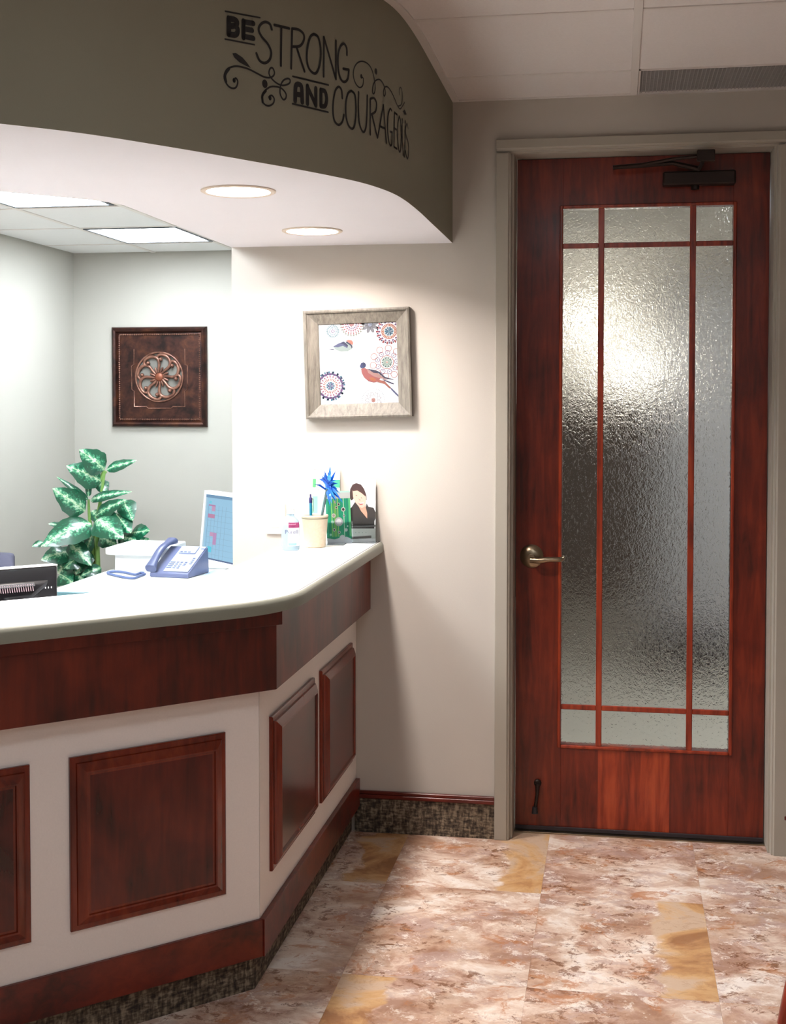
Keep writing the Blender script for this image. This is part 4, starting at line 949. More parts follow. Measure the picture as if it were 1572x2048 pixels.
# label follows the front of the body
def label_strip(z0, z1, a0, a1, mat, off, name):
    n = 10; vs = []
    for z in (z0, z1):
        for i in range(n+1):
            a = math.radians(a0+(a1-a0)*i/n); vs.append((sb.x+math.cos(a)*(.0315+off), sb.y+math.sin(a)*(.0315+off)*.72, WT+z))
    MB().add(vs, [(i, i+1, n+2+i, n+1+i) for i in range(n)]).build(name, mat, so_)
M['label'] = P('bottle_label_white', (236, 244, 250), .5)
label_strip(.016, .096, -95, -10, M['label'], .0006, 'label')
label_strip(.078, .096, -92, -12, ink((176, 62, 120)), .0010, 'label_band')
label_strip(.018, .026, -92, -40, ink((160, 214, 222)), .0010, 'label_band')
for (t_, sz, zz, col) in (('Advanced', .0072, .0905, (250, 220, 236)), ('sanitizer', .0068, .0825, (96, 20, 80)), ('Purell', .020, .064, (44, 36, 110)), ('hand gel', .006, .050, (190, 120, 140))):
    X_ = Matrix.Translation((sb.x+.010, sb.y-.0240, WT+zz)) @ Matrix.Rotation(math.radians(22), 4, 'Z') @ Matrix.Rotation(PI/2, 4, 'X')
    text(t_, sz, ink(col), so_, X_)

# brochure holders and cards
def panel3(bl, br, hgt, lean, th):       # bl, br base points; leaning back by 'lean'
    u = (br-bl); n = Vector((u.y, -u.x, 0)).normalized()       # towards the viewer
    v = Vector((0, 0, hgt)) - n*lean
    return bl, u, v, n
def card(name, bl, u, v, n, th, mat, parent):
    vs = [bl, bl+u, bl+u+v, bl+v]; vs += [p - n*th for p in vs]
    return MB().add(vs, [(0,1,2,3), (7,6,5,4), (0,4,5,1), (1,5,6,2), (2,6,7,3), (3,7,4,0)]).build(name, mat, parent)
G1, G2, G3, LG = (24, 158, 116), (92, 190, 120), (150, 226, 190), (196, 240, 220)
# tall brochure at the back
bl = Vector((-.728, WY-.035, WT)); br = Vector((-.628, WY-.033, WT))
_, u, v, n = panel3(bl, br, .262, .028, .002)
tb = thing('tall_brochure', (bl+br)/2, 'tall pale and green leaflet leaning on the wall behind the pens', 'brochure')
cdp = card('leaflet', bl, u, v, n, .0012, M['paper'], tb)
Pp = Print(bl+n*.0003, u, v)
def pl(Pn, parent, rgb, pts, k=1): m = MB(); Pn.poly(m, pts, k); m.build('printed_shapes', ink(rgb), parent)
pl(Pp, cdp, (168, 170, 172), [(.01, .985), (.99, .985), (.99, .996), (.01, .996)]); pl(Pp, cdp, (212, 216, 216), [(.3, .93), (.95, .93), (.95, .94), (.3, .94)])
pl(Pp, cdp, (240, 190, 190), [(.02, .915), (.28, .915), (.28, .925), (.02, .925)])
pl(Pp, cdp, G2, [(0, .74), (.12, .74), (.12, .86), (0, .86)]); pl(Pp, cdp, (78, 200, 152), [(.70, .74), (1, .74), (1, .85), (.66, .85)])
pl(Pp, cdp, G3, [(.0, .30), (.20, .30), (.20, .62), (.0, .62)]); pl(Pp, cdp, LG, [(.22, .30), (.42, .30), (.42, .62), (.22, .62)], 1)
pl(Pp, cdp, (120, 128, 130), [(.10, .705), (.2, .715), (.36, .70), (.2, .707)], 2)
# green bubble leaflet
bl = Vector((-.648, -.243, WT)); br = Vector((-.570, -.190, WT))
_, u, v, n = panel3(bl, br, .187, .020, .002)
gb = thing('green_bubble_leaflet', (bl+br)/2, 'green leaflet with grey bubbles in a clear stand right of the cup', 'brochure')
gp = card('leaflet', bl, u, v, n, .0015, ink(G1), gb); Pg = Print(bl+n*.0003, u, v)
pl(Pg, gp, (202, 208, 206), [(0, .86), (1, .86), (1, .97), (0, .97)]); pl(Pg, gp, (190, 238, 224), [(0, .97), (1, .97), (1, 1), (0, 1)])
for x0, x1, rgb in ((0, .08, (56, 176, 140)), (.20, .26, (120, 200, 110)), (.30, .42, (112, 182, 92)), (.46, .49, (176, 216, 110)), (.70, .73, (190, 230, 200)), (.84, .88, (40, 130, 110)), (.92, 1, (92, 196, 128))):
    pl(Pg, gp, rgb, [(x0, .14), (x1, .14), (x1, .86), (x0, .86)])
pl(Pg, gp, (218, 226, 236), [(0, 0), (1, 0), (1, .08), (.8, .13), (.55, .12), (.3, .09), (0, .12)])
for x, y, r, rgb, rgb2 in ((.50, .42, .17, (190, 188, 192), (236, 236, 240)), (.30, .54, .08, (214, 210, 206), (170, 160, 150)), (.42, .69, .055, (190, 190, 180), (96, 70, 60)), (.52, .75, .06, (200, 200, 196), (70, 56, 52)), (.38, .79, .04, (210, 200, 190), (120, 100, 90)), (.70, .65, .085, (206, 206, 204), (72, 60, 58)), (.72, .53, .045, (220, 220, 220), (110, 100, 110)), (.30, .27, .06, (206, 204, 204), (90, 74, 80)), (.50, .22, .055, (200, 206, 206), (110, 100, 104)), (.78, .26, .07, (190, 210, 206), (220, 228, 226)), (.62, .11, .12, (222, 226, 230), (232, 234, 238)), (.24, .42, .06, (150, 206, 180), (180, 220, 200)), (.85, .33, .03, (210, 226, 220), (240, 244, 244)), (.15, .18, .05, (120, 200, 170), (170, 220, 200))):
    m = MB(); Pg.disc(m, x, y, r, 3, 18, asp=.50); m.build('printed_shapes', ink(rgb), gp); m = MB(); Pg.disc(m, x, y, r*.62, 4, 16, asp=.50); m.build('printed_shapes', ink(rgb2), gp)
bx('clear_stand_foot', (-.660, -.262, WT), (-.585, -.205, WT+.0025), M['clear'], gb, .001)
card('clear_front', bl+n*.003, u*1.03, v*.42, n, .0015, M['clear'], gb)
# portrait leaflet in a clear holder
bl = Vector((-.585, WY-.052, WT)); br = Vector((-.492, WY-.036, WT))
_, u, v, n = panel3(bl, br, .225, .022, .002)
pb_ = thing('portrait_leaflet_holder', (bl+br)/2, 'clear holder with leaflets showing a smiling dark-haired woman in a black collared top', 'brochure')
pp = card('leaflet', bl, u, v, n, .004, ink((240, 240, 240), .7), pb_); Pw = Print(bl+n*.0003, u, v)
# head tilted to her right; u,v fractions
pl(Pw, pp, (52, 46, 44), [(0, .30), (0, .52), (.10, .57), (.24, .66), (.32, .62), (.62, .55), (.66, .62), (.72, .57), (.92, .55), (1, .48), (1, .38), (.95, .34), (.95, .22), (0, .22)], 1)
pl(Pw, pp, (226, 168, 142), [(.26, .66), (.32, .60), (.44, .50), (.56, .44), (.68, .38), (.68, .46), (.62, .56), (.60, .68)], 2)
pl(Pw, pp, (72, 46, 44), [(0, .72), (.03, .85), (.12, .92), (.26, .945), (.44, .92), (.56, .85), (.64, .76), (.66, .68), (.60, .66), (.5, .7), (.2, .72), (.12, .68), (.06, .67)], 2)
pl(Pw, pp, (246, 202, 182), [(.12, .82), (.20, .845), (.32, .83), (.50, .80), (.60, .755), (.64, .71), (.63, .64), (.58, .57), (.48, .545), (.36, .57), (.22, .64), (.14, .72)], 3)
pl(Pw, pp, (78, 50, 46), [(.12, .835), (.30, .87), (.50, .83), (.62, .755), (.60, .735), (.46, .785), (.30, .825), (.14, .815)], 4)
for x, y, sx_, rgb in ((.27, .745, .035, (96, 66, 60)), (.46, .705, .035, (96, 66, 60))): pl(Pw, pp, rgb, [(x-sx_, y+.004), (x, y+.010), (x+sx_, y-.006), (x, y-.002)], 5)
pl(Pw, pp, (222, 150, 136), [(.34, .70), (.39, .665), (.43, .665), (.41, .68)], 5)
pl(Pw, pp, (190, 84, 84), [(.32, .635), (.40, .612), (.52, .615), (.57, .65), (.50, .600), (.40, .596)], 5); pl(Pw, pp, (252, 250, 250), [(.35, .630), (.42, .616), (.52, .620), (.55, .64), (.44, .628)], 6)
pl(Pw, pp, (120, 116, 116), [(.02, .235), (1, .25), (1, .275), (.02, .26)], 3)
pl(Pw, pp, (222, 226, 218), [(0, .06), (1, .06), (1, .22), (0, .22)], 2)
pl(Pw, pp, (112, 106, 104), [(.02, .05), (.84, .07), (.84, .11), (.02, .09)], 3)
for i in range(4): m = MB(); Pw.disc(m, .24+i*.13, .155, .018, 3, 10, asp=.42); m.build('printed_shapes', ink((170, 190, 176)), pp)
card('clear_front', bl+n*.012-u*.02, u*1.04, v*.40, n, .0015, M['clear'], pb_)
bx('clear_base', (-.600, WY-.075, WT), (-.488, WY-.022, WT+.0025), M['clear'], pb_, .001)
rb = br + n*.012
MB().add([rb+u*.03, rb+u*.03-n*.045, rb+u*.03-n*.045+v*.55, rb+u*.03+v*.42, rb+u*.045, rb+u*.045-n*.045, rb+u*.045-n*.045+v*.55, rb+u*.045+v*.42], [(0,1,2,3), (7,6,5,4), (0,4,5,1), (1,5,6,2), (2,6,7,3), (3,7,4,0)]).build('clear_side', M['clear'], pb_)
# papers on the worktop
q = [at_z(-30, 1226, WT), at_z(13, 1231, WT), at_z(-4, 1240, WT), at_z(-50, 1236, WT)]
tag(MB().prism([(p.x, p.y) for p in q], WT, WT+.0006).build('paper_slip', M['card_blue']), 'corner of a blue tinted paper on the worktop at the left edge', 'paper')
p = at_z(624, 1138, WT); tag(MB().prism([(p.x-.014, p.y-.012), (p.x+.014, p.y-.012), (p.x+.014, p.y-.002), (p.x-.014, p.y-.002)], WT, WT+.0012).build('paper_tab', P('pale_grey_tab', (206, 208, 210), .6)), 'tiny grey tab lying on the worktop in front of the cup', 'paper')

# ================================================================== OFFICE
DZ = .74
dk = thing('office_desk', (-1.6, 1.2, 0), 'white office desk carrying the phone and monitor', 'desk')
bx('desk_top', (-2.09, .60, DZ-.028), (-1.05, 2.1, DZ), M['desk_white'], dk, .004)
bx('modesty_panel', (-2.06, .615, .03), (-1.06, .635, DZ-.03), M['teal'], dk)
bx('edge_band', (-2.088, .588, DZ-.030), (-1.052, .600, DZ-.0015), M['teal'], dk, .002)
for x in (-2.05, -1.08):
    for y in (.68, 2.04): bx('leg', (x-.02, y-.02, 0), (x+.02, y+.02, DZ-.028), M['frame_grey'], dk)
sh_ = thing('raised_shelf', (-1.75, 1.5, DZ), 'white raised shelf with a rounded end behind the phone', 'shelf')
l_ = at_z(207, 1098, .850); yy = l_.y; xl = l_.x
pts = [(-1.80, yy), (xl+.03, yy)] + [(xl+.03-.03*math.sin(t*PI/8), yy+.03-.03*math.cos(t*PI/8)) for t in range(1, 4)] + [(xl, yy+.03), (xl, yy+.35), (xl+.02, yy+.37), (-1.80, yy+.37)]
MB().prism(pts, .820, .855).build('shelf_top', M['desk_white'], sh_, .008, 3, smooth=50)
bx('shelf_body', (xl+.045, yy+.03, DZ+.001), (-1.81, yy+.34, .821), M['desk_white'], sh_, .003)

# phone: local frame x right, y back, z up
p0, p1 = at_z(299, 1154, DZ), at_z(364, 1162, DZ)
ux_ = (p1-p0).normalized(); W_ = (p1-p0).length; th = math.atan2(ux_.y, ux_.x)
px_ = Matrix.Translation(p0) @ Matrix.Rotation(-.12, 4, 'Z')
ph_ = thing('desk_phone', p0, 'blue grey desk phone with corded handset and small display', 'phone')
W_ = .200; D_ = .235; HT = .125
def slope(y): return .022 + (HT-.022)*(y/D_)
m = MB(); m.add([px_ @ Vector(q) for q in [(0,0,0),(W_,0,0),(W_,D_,0),(0,D_,0),(0,0,.022),(W_,0,.022),(W_,D_*.95,HT),(0,D_*.95,HT)]], [(0,3,2,1),(4,5,6,7),(0,1,5,4),(1,2,6,5),(2,3,7,6),(3,0,4,7)])
m.build('phone_body', M['phone'], ph_, .006, 2, smooth=40)
sl = math.atan2(HT-.022, D_*.95); SLM = px_ @ Matrix.Translation((0, 0, .022)) @ Matrix.Rotation(sl, 4, 'X')   # u right, v up the slope
LS = math.hypot(HT-.022, D_*.95)
fcp = MB().box((.066, .012, .0005), (W_-.006, LS-.006, .005), SLM).build('face_plate', M['phone_face'], ph_, .003, 2)
MB().box((.078, LS*.68, .005), (.165, LS*.93, .012), SLM).build('display_housing', M['phone_face'], ph_, .003, 2)
MB().box((.088, LS*.76, .0122), (.156, LS*.90, .0130), SLM).build('display_window', P('phone_display_glass', (176, 206, 214), .15), ph_, .0005)
MB().box((.076, LS*.44, .0052), (.160, LS*.62, .0062), SLM).build('paper_index', M['paper'], ph_)
keys = [(0.090+.020*i, .040+.0165*j) for i in range(3) for j in range(4)] + [(.066+.012, .040+.0165*j) for j in range(4)] + [(.152, .045+.015*j) for j in range(4)] + [(.178, .080+.016*j) for j in range(4)] + [(.094+.02*i, LS*.705) for i in range(3)]
for i, (x, y) in enumerate(keys):
    zz = .012 if i >= len(keys)-3 else .0052
    MB().box((x-.0065, y-.004, zz), (x+.0065, y+.004, zz+.0032), SLM).build('key', M['phone_key'], ph_, .001)
MB().lathe([(.0, .009), (.012, .009), (.0145, .005), (.0145, 0)], (0,0,0), 20, xf=SLM @ Matrix.Translation((.165, .032, .0052)), cap=False).build('navigation_knob', M['white_plastic'], ph_, smooth=40)
MB().box((.176, LS*.86, .0052), (.196, LS*.90, .0058), SLM).build('maker_mark', ink((92, 120, 190)), ph_)
hs_ = []
for i in range(15):
    t = i/14; y = .002 + t*(LS+.01); arch = .028*math.sin(PI*t)
    endk = max(0, abs(t-.5)*2-.6)/.4
    hs_.append((y, .020+arch+.004*0, .019+.010*endk, .011+.008*endk))
m = MB(); vs = []; nn = 12
for y, z, rw, rh in hs_:
    for j in range(nn):
        a = 2*PI*j/nn; ca, sa = math.cos(a), math.sin(a)
        vs.append(SLM @ Vector((.010+rw*math.copysign(abs(ca)**.7, ca), y, z+rh*math.copysign(abs(sa)**.7, sa))))
m.add(vs, [(i*nn+j, i*nn+(j+1) % nn, (i+1)*nn+(j+1) % nn, (i+1)*nn+j) for i in range(14) for j in range(nn)] + [tuple(range(nn))[::-1], tuple(14*nn+j for j in range(nn))])
m.build('handset', P('handset_plastic', (84, 92, 126), .35), ph_, smooth=50)
cz = DZ+.007
cl_ = [at_z(x, y, cz) for x, y in ((290, 1148), (281, 1151), (268, 1156), (252, 1155), (232, 1151), (217, 1147), (218, 1144), (235, 1143), (256, 1146), (270, 1149), (280, 1146), (288, 1146))]
path = catmull(cl_, 12); m = MB(); m.tube(path, .006, 8); m.build('cord', P('handset_cord', (88, 104, 146), .5), ph_, smooth=60)

# white monitor
P1 = at_y(411, 980.5, 1.65); P2 = at_z(464, 987.2, P1.z)
hu = (P2-P1); hu.z = 0; hu.normalize(); nrm = Vector((hu.y, -hu.x, 0))
if nrm.y > 0: nrm = -nrm
MW, MH = .42, .366
wm = thing('white_monitor', P1+hu*.2-Vector((0, 0, P1.z-DZ)), 'white framed monitor showing a pale blue schedule, partly behind the wall', 'monitor')
vup = (Vector((0, 0, 1)) + nrm*(-.10)).normalized(); base = P1 - vup*MH
def mp(u, v, d): return base + hu*u + vup*v + nrm*d
def mbox(name, u0, u1, v0, v1, d0, d1, mat, parent, bev=0):
    vs = [mp(*q) for q in ((u0,v0,d0),(u1,v0,d0),(u1,v1,d0),(u0,v1,d0),(u0,v0,d1),(u1,v0,d1),(u1,v1,d1),(u0,v1,d1))]
    return MB().add(vs, [(0,3,2,1),(4,5,6,7),(0,1,5,4),(1,2,6,5),(2,3,7,6),(3,0,4,7)]).build(name, mat, parent, bev)
mbox('housing', 0, MW, 0, MH, -.03, -.004, M['white_plastic'], wm, .004)
for q in ((0, .016, 0, MH), (MW-.016, MW, 0, MH), (.016, MW-.016, MH-.018, MH), (.016, MW-.016, 0, .022)): mbox('bezel', *q, -.004, .006, M['white_plastic'], wm, .001)
SB = emit('screen_pale_blue', (160, 208, 238), .85)
scr = mbox('screen', .016, MW-.016, .022, MH-.018, -.0035, 0, SB, wm)
def ui(u0, u1, v0, v1, rgb, k=1, s_=.85): mbox('screen_block', u0, u1, v0, v1, .0002*k, .0003*k, emit('screen_ui', rgb, s_), scr)
ui(.016, MW-.016, MH-.034, MH-.018, (120, 160, 196)); ui(.016, MW-.016, .022, .030, (90, 110, 150)); ui(.016, .030, .03, MH-.034, (184, 214, 232))
ui(.055, .080, MH-.062, MH-.050, (120, 214, 236)); ui(.052, .0535, .03, MH-.066, (96, 128, 160), 3)
for k in range(9):
    ui(.0535, MW-.02, .05+.028*k, .0508+.028*k, (132, 168, 196), 2)
for u in (.088, .125, .162, .20, .24): ui(u, u+.0012, .03, MH-.07, (132, 150, 180), 2)
ui(.054, .125, MH-.075, MH-.068, (186, 130, 176), 4); ui(.088, .125, MH-.10, MH-.075, (206, 160, 196), 3)
ui(.054, .125, MH-.135, MH-.115, (200, 140, 176), 3); ui(.088, .125, .14, .160, (206, 160, 196), 3); ui(.0765, .118, .060, .088, (96, 214, 240), 5); ui(.125, .16, .10, .16, (196, 150, 196), 3)
mbox('stand_neck', MW/2-.03, MW/2+.03, .012, .12, -.055, -.03, M['white_plastic'], wm, .003)
b0 = mp(MW/2, 0, -.04); bx('stand_base', (b0.x-.11, b0.y-.08, DZ+.001), (b0.x+.11, b0.y+.09, DZ+.014), M['white_plastic'], wm, .004)
# small cards beside the phone
q = [at_z(x, y, DZ+.001) for x, y in ((393, 1156), (421, 1157), (452, 1141), (430, 1139))]
tag(MB().prism([(p.x, p.y) for p in q], DZ+.0004, DZ+.0014).build('desk_card', M['card_blue']), 'pale blue card on the white desk right of the phone', 'paper')

# black monitor, back towards the viewer
ax = Vector((R2, R2, 0))                                   # along the screen
tr_ = Vector((-1.270, -1.120, 1.089)); MWb, MHb = .40, .33
bm_ = thing('black_monitor', tr_ - ax*MWb/2 - Vector((0, 0, 1.089-.745)), 'glossy black monitor seen from behind at the left edge, just above the worktop', 'monitor')
nv = Vector((R2, -R2, 0))                                  # towards the viewer
def bp_(u, v, d): return tr_ - ax*u - Vector((0, 0, v)) + nv*d
m = MB(); vs = []
outl = [(0.006, 0), (0, .006), (0, MHb-.006), (.006, MHb), (MWb-.006, MHb), (MWb, MHb-.006), (MWb, .006), (MWb-.006, 0)]
lev = [(0, -.04, 0), (0, -.004, 0), (.003, 0, 0)]
for ins, d, _ in lev:
    vs += [bp_(u+(ins if u < MWb/2 else -ins), v+(ins if v < MHb/2 else -ins), d) for u, v in outl]
K = 8
m.add(vs, [(i*K+j, i*K+(j+1) % K, (i+1)*K+(j+1) % K, (i+1)*K+j) for i in range(2) for j in range(K)] + [tuple(range(K))[::-1], tuple(2*K+j for j in range(K))])
m.build('housing', M['black_gloss'], bm_, .0015)
# domed back with a recess for the vents
def loop(u0, u1, v0, v1, d, r=.03, n=5):
    o = []
    for (cu, cv, a0) in ((u0+r, v0+r, PI), (u0+r, v1-r, PI/2), (u1-r, v1-r, 0), (u1-r, v0+r, -PI/2)):
        for i in range(n+1):
            a = a0 - (PI/2)*i/n; o.append(bp_(cu+r*math.cos(a), cv-r*math.sin(a) if False else cv+r*math.sin(a)*1, d))
    return o
L1 = loop(.03, MWb-.03, .012, MHb-.02, .0005); L2 = loop(.09, MWb-.09, .045, MHb-.05, .028); K = len(L1)
MB().add(L1+L2, [(j, (j+1) % K, K+(j+1) % K, K+j) for j in range(K)] + [tuple(K+j for j in range(K))]).build('back_hump', M['black_gloss'], bm_, smooth=50)
bar = MB()
for i in range(34):
    u = .085 + i*.0068; bar.tube([bp_(u, .047, .022), bp_(u, .066, .031)], .0014, 5)
bar.build('vent_ribs', P('vent_rib_plastic', (150, 130, 136), .4), bm_, smooth=60, kind='stuff')
MB().box((0, 0, 0), (1, 1, 1)).v
vb = MB(); vb.add([bp_(*q) for q in ((.078, .044, .018), (.325, .044, .018), (.325, .052, .027), (.078, .052, .027))], [(0, 1, 2, 3)]); vb.build('vent_recess', M['black_matt'], bm_)
MB().add([bp_(*q) for q in ((.0, -.0008, -.040), (MWb, -.0008, -.040), (MWb, -.0008, .0), (0, -.0008, 0), (.0, .001, .0008), (MWb, .001, .0008))], [(0, 1, 2, 3), (3, 2, 5, 4)]).build('painted_top_highlight', M['white_plastic'], bm_)  # white strip stands in for the gloss highlight along the top
for i in range(3): MB().box((0,0,0),(0,0,0)) and MB().add([bp_(u, v, .001) for u, v in ((.018+i*.009, .062), (.021+i*.009, .062), (.021+i*.009, .067), (.018+i*.009, .067))], [(0,1,2,3)]).build('indicator_mark', M['white_plastic'], bm_)
MB().tube([bp_(MWb/2, MHb*.8, -.02), bp_(MWb/2, .345-.012, -.02)], .02, 12).build('stand_neck', M['black_matt'], bm_, smooth=40)
cbm = bp_(MWb/2, .344, -.02); MB().lathe([(.0, .018), (.02, .014), (.11, .008), (.12, 0), (0, 0)], (cbm.x, cbm.y, .742), 28, cap=False).build('stand_base', M['black_matt'], bm_, smooth=40)
# lower staff worktop behind the counter
ld = thing('staff_worktop', (-1.3, -1.1, 0), 'low work surface behind the reception counter, under the black monitor', 'desk')
def ip(s, o): return fp(s, o)
MB().prism([ip(.30, -.12), ip(1.9, -.12), ip(1.9, -.78), ip(.55, -.78)], .712, .74).build('top', M['desk_white'], ld)
for s_ in (.4, 1.85):
    for o_ in (-.16, -.68): 
        x, y = ip(s_ + (.2 if o_ < -.3 and s_ < 1 else 0), o_); bx('leg', (x-.02, y-.02, 0), (x+.02, y+.02, .712), M['frame_grey'], ld)

# desk chair behind the black monitor
cx_, cy2 = -2.02, -.12
ch = thing('office_chair', (cx_, cy2, 0), 'mauve grey upholstered office chair behind the black monitor', 'chair')
cm = Matrix.Translation((cx_, cy2, 0)) @ Matrix.Rotation(math.radians(-48), 4, 'Z')
m = MB(); rows_ = []
for i in range(9):
    t = i/8; z = .52 + .465*t; hw = .235*(1-.0*t)*math.sqrt(max(.03, 1-max(0, (t-.45)/.56)**2.4)); bow = .02*math.sin(PI*t)
    rows_.append([(x*hw, .0-.03*abs(x)**2-bow+ .06*t, z) for x in (-1, -.8, -.5, 0, .5, .8, 1)])
vs = [cm @ Vector(p) for r_ in rows_ for p in r_] + [cm @ (Vector(p)+Vector((0, .06, 0))) for r_ in rows_ for p in r_]
n7 = 7; o9 = 63; fs = []
for i in range(8):
    for j in range(6): a = i*7+j; fs += [(a, a+1, a+8, a+7), (o9+a+7, o9+a+8, o9+a+1, o9+a)]
    fs += [(i*7, i*7+7, o9+i*7+7, o9+i*7), (i*7+6, o9+i*7+6, o9+i*7+13, i*7+13)]
fs += [(j, o9+j, o9+j+1, j+1) for j in range(6)] + [(56+j, 57+j, o9+57+j, o9+56+j) for j in range(6)]
m.add(vs, fs); m.build('backrest', M['fabric'], ch, .012, 2, smooth=60)
MB().box((-.23, -.42, .43), (.23, .02, .51), cm).build('seat', M['fabric'], ch, .03, 3, smooth=60)
MB().tube([cm @ Vector((0, .02, .60)), cm @ Vector((0, .05, .44)), cm @ Vector((0, -.15, .42))], .018, 8).build('back_bracket', M['black_matt'], ch, smooth=60)
MB().tube([cm @ Vector((0, -.19, .10)), cm @ Vector((0, -.19, .43))], .026, 12).build('gas_lift', M['black_matt'], ch, smooth=40)
for i in range(5):
    a = 2*PI*i/5; e_ = cm @ Vector((math.cos(a)*.27, -.19+math.sin(a)*.27, .07)); c0_ = cm @ Vector((0, -.19, .11))
    MB().tube([c0_, e_], [.022, .014], 8).build('leg', M['black_matt'], ch, smooth=40)
    MB().lathe([(.0, -.011), (.027, -.010), (.027, .010), (0, .011)], (e_.x, e_.y, .028), 14, xf=Matrix.Rotation(PI/2, 4, 'X'), cap=False).build('caster', M['black_matt'], ch, smooth=40)

# ================================================================== PLANT
PB = Vector((-2.42, 1.72, 0))
pl_ = thing('potted_plant', PB, 'variegated dumb cane plant in a dark pot in the office corner', 'plant')
MB().lathe([(.0, 0), (.13, 0), (.14, .01), (.17, .29), (.18, .30), (.18, .33), (.165, .33), (.16, .28), (0, .28)], PB, 32, cap=False).build('pot', M['pot'], pl_, smooth=40)
MB().lathe([(0, .285), (.158, .283)], PB, 24, cap=False).build('soil', M['soil'], pl_)
def lp(X, Y, d=0): return at_y(50+X/5.822, 880+Y/5.822, 1.70-d)
def leaf(bx_, by_, tx, ty, wpx, db=0.0, dt=.1, droop=.12, roll=0.0):
    wpx *= 1.42
    A, B = lp(bx_, by_, db), lp(tx, ty, dt); L_ = (B-A).length; ax_ = (B-A)
    wv = wpx/5.822*6.47/2609
    n_ = (Vector((.12, -1, .55))); n_ -= ax_*(n_.dot(ax_)/ax_.length_squared); n_.normalize()
    sd = ax_.cross(n_).normalized()
    if roll: n_ = Matrix.Rotation(roll, 3, ax_) @ n_; sd = Matrix.Rotation(roll, 3, ax_) @ sd
    N_ = 12; m = MB(); uvs = []
    for i in range(N_+1):
        t = i/N_; c_ = A + ax_*t + n_*(L_*droop*math.sin(PI*t**.8))
        wt = (math.sin(PI*min(1, t**.72*.995+.005)))**.8*(1-.25*t)*.56*wv
        wob = 1+.05*math.sin(t*23+bx_)
        for j, (k_, f_) in enumerate(((-1, .16), (-.5, .03), (0, -.05), (.5, .03), (1, .16))):
            m.v.append(c_ + sd*(k_*wt*wob) + n_*(f_*wt*-.9 + .02*wt*math.sin(t*17+k_*3))); uvs.append((.5+k_*.5*min(1, wt/(.4*wv)), t))
    m.f = [(i*5+j, i*5+j+1, i*5+j+6, i*5+j+5) for i in range(N_) for j in range(4)]; m.mi = [0]*len(m.f); m.uv = uvs
    return m.build('leaf', M['leaf'], pl_, smooth=80)
LV = [(600, 1340, 380, 1560, 200, -.02, .06, .08), (760, 1420, 640, 1640, 180, -.02, .04, .06), (640, 1250, 520, 1420, 150, -.06, -.02, .06), (980, 900, 1180, 960, 130, -.06, -.02, .05), (560, 1500, 700, 1660, 170, .0, .05, .06), (925, 350, 628, 112, 225, 0, .10, .10), (950, 345, 1305, 235, 105, 0, .02, .04), (880, 480, 478, 300, 235, .0, .12, .08), (740, 700, 365, 425, 62, 0, .02, .05),
      (700, 830, 318, 560, 230, .04, .16, .06), (740, 660, 735, 445, 55, .05, .05, 0), (760, 705, 1250, 600, 95, .0, .05, .08), (820, 890, 1185, 690, 150, .03, .10, .05),
      (900, 640, 965, 510, 130, -.05, -.02, .1), (1150, 705, 1255, 940, 170, -.04, .06, .06), (770, 970, 185, 1240, 270, .06, .24, .10), (830, 930, 1150, 1150, 260, .05, .18, .12),
      (1060, 860, 1235, 1085, 190, 0, .10, .04), (1230, 1090, 1455, 1055, 165, -.02, .05, .03), (1090, 1120, 1300, 1170, 130, .0, .08, .05), (520, 1190, 775, 1465, 170, .08, .12, .06),
      (500, 1310, 185, 1400, 190, .06, .16, .1), (210, 1190, 80, 1240, 70, .16, .2, .05), (440, 1000, 268, 975, 60, .1, .14, .05), (650, 1360, 450, 1500, 170, .05, .10, .1),
      (720, 1290, 790, 1090, 110, .04, .08, .05), (870, 1130, 1070, 1220, 160, .0, .06, .05), (750, 1290, 590, 1570, 170, .0, .06, .06), (890, 1490, 655, 1580, 120, .05, .1, .08),
      (1270, 1190, 1455, 1150, 70, -.04, 0, .02), (400, 1560, 560, 1660, 190, .04, .1, .08), (680, 1500, 900, 1640, 160, 0, .05, .06), (560, 1260, 400, 1440, 170, .0, .05, .08),
      (660, 980, 480, 1150, 150, -.04, .0, .06), (900, 1010, 1010, 1190, 150, -.05, .0, .06), (600, 1420, 430, 1640, 200, -.05, .02, .08), (880, 470, 940, 640, 120, -.03, .0, .05), (780, 820, 900, 980, 110, -.04, .02, .04), (560, 1120, 740, 1280, 140, -.02, .04, .06)]
for a in LV: leaf(*a)
for pts in ([(930, 360), (905, 520), (870, 760), (840, 1000), (850, 1500)], [(740, 690), (750, 900), (790, 1200), (780, 1600)], [(880, 480), (900, 420), (930, 360)], [(820, 900), (800, 1100), (720, 1400)]):
    q = catmull([lp(x, y, -.01) for x, y in pts] , 5)
    MB().tube(q, [.006+.008*(i/(len(q)-1)) for i in range(len(q))], 8).build('stem', M['stem'], pl_, smooth=60)
for dx, top in ((-.03, (780, 1100)), (.03, (850, 1150)), (.0, (740, 1200))):
    a = lp(*top, -.02); MB().tube([a, a.lerp(PB+Vector((dx, 0, .28)), .5)+Vector((.01, 0, 0)), PB+Vector((dx, 0, .28))], [.012, .015, .018], 8).build('cane', M['cane'], pl_, smooth=60)
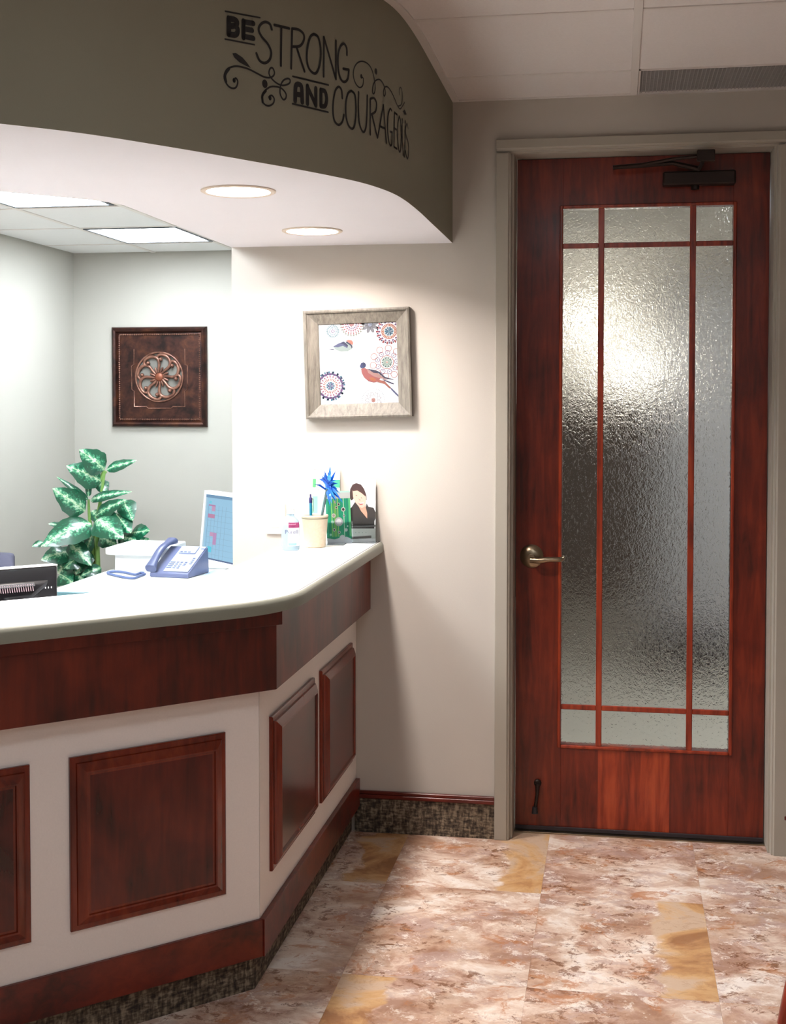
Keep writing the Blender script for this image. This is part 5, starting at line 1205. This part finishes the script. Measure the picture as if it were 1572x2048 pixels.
for t0_ in ((700, 690, 690, 835), (1080, 720, 1150, 705), (820, 890, 860, 1020), (500, 1180, 620, 1260), (1000, 1060, 1095, 1125), (1180, 1000, 1230, 1090), (860, 1080, 1060, 870)):
    MB().tube([lp(t0_[0], t0_[1], -.01), lp(t0_[2], t0_[3], 0)], [.006, .004], 6).build('petiole', M['stem'], pl_, smooth=60)

# ================================================================== WOODEN CHAIR AT THE RIGHT EDGE
f0 = at_z(1567, 2052, 0); 
wc = thing('wooden_chair', (f0.x+.28, f0.y+.15, 0), 'reddish wooden chair at the right edge, only a foot and an arm tip in view', 'chair')
dz = math.radians(-12); cmx = Matrix.Translation((f0.x+.035, f0.y, 0)) @ Matrix.Rotation(dz, 4, 'Z')
def clg(x, y, sx_, sy_, top):
    pts = catmull([cmx @ Vector((x-.035*sx_, y, 0.0)), cmx @ Vector((x-.012*sx_, y, .12)), cmx @ Vector((x+.03*sx_, y, .28)), cmx @ Vector((x+.04*sx_, y, top))], 5)
    MB().tube(pts, [.016+.004*(i/(len(pts)-1)) for i in range(len(pts))], 8).build('leg', M['chair_wood'], wc, smooth=60)
clg(0, 0, 1, 0, .43); clg(-.0+.13, .50, 1, 0, .43); clg(.50, 0, -1, 0, .43); clg(.50, .50, -1, 0, .43)
MB().box((.02, -.02, .43), (.53, .52, .455), cmx).build('seat', M['chair_wood'], wc, .008, 2)
MB().box((.04, .0, .455), (.52, .50, .50), cmx).build('seat_cushion', M['fabric'], wc, .02, 3, smooth=60)
for y in (.01, .49): MB().tube([cmx @ Vector((.50, y, .43)), cmx @ Vector((.56, y, .95))], .017, 8).build('back_post', M['chair_wood'], wc, smooth=60)
MB().box((.54, .0, .72), (.565, .50, .95), cmx).build('back_panel', M['chair_wood'], wc, .006)
for y in (.01, .49): MB().tube(catmull([cmx @ Vector((.10, y, .45)), cmx @ Vector((.08, y, .60)), cmx @ Vector((.14, y, .66)), cmx @ Vector((.52, y, .67))], 4), .016, 8).build('arm', M['chair_wood'], wc, smooth=60)
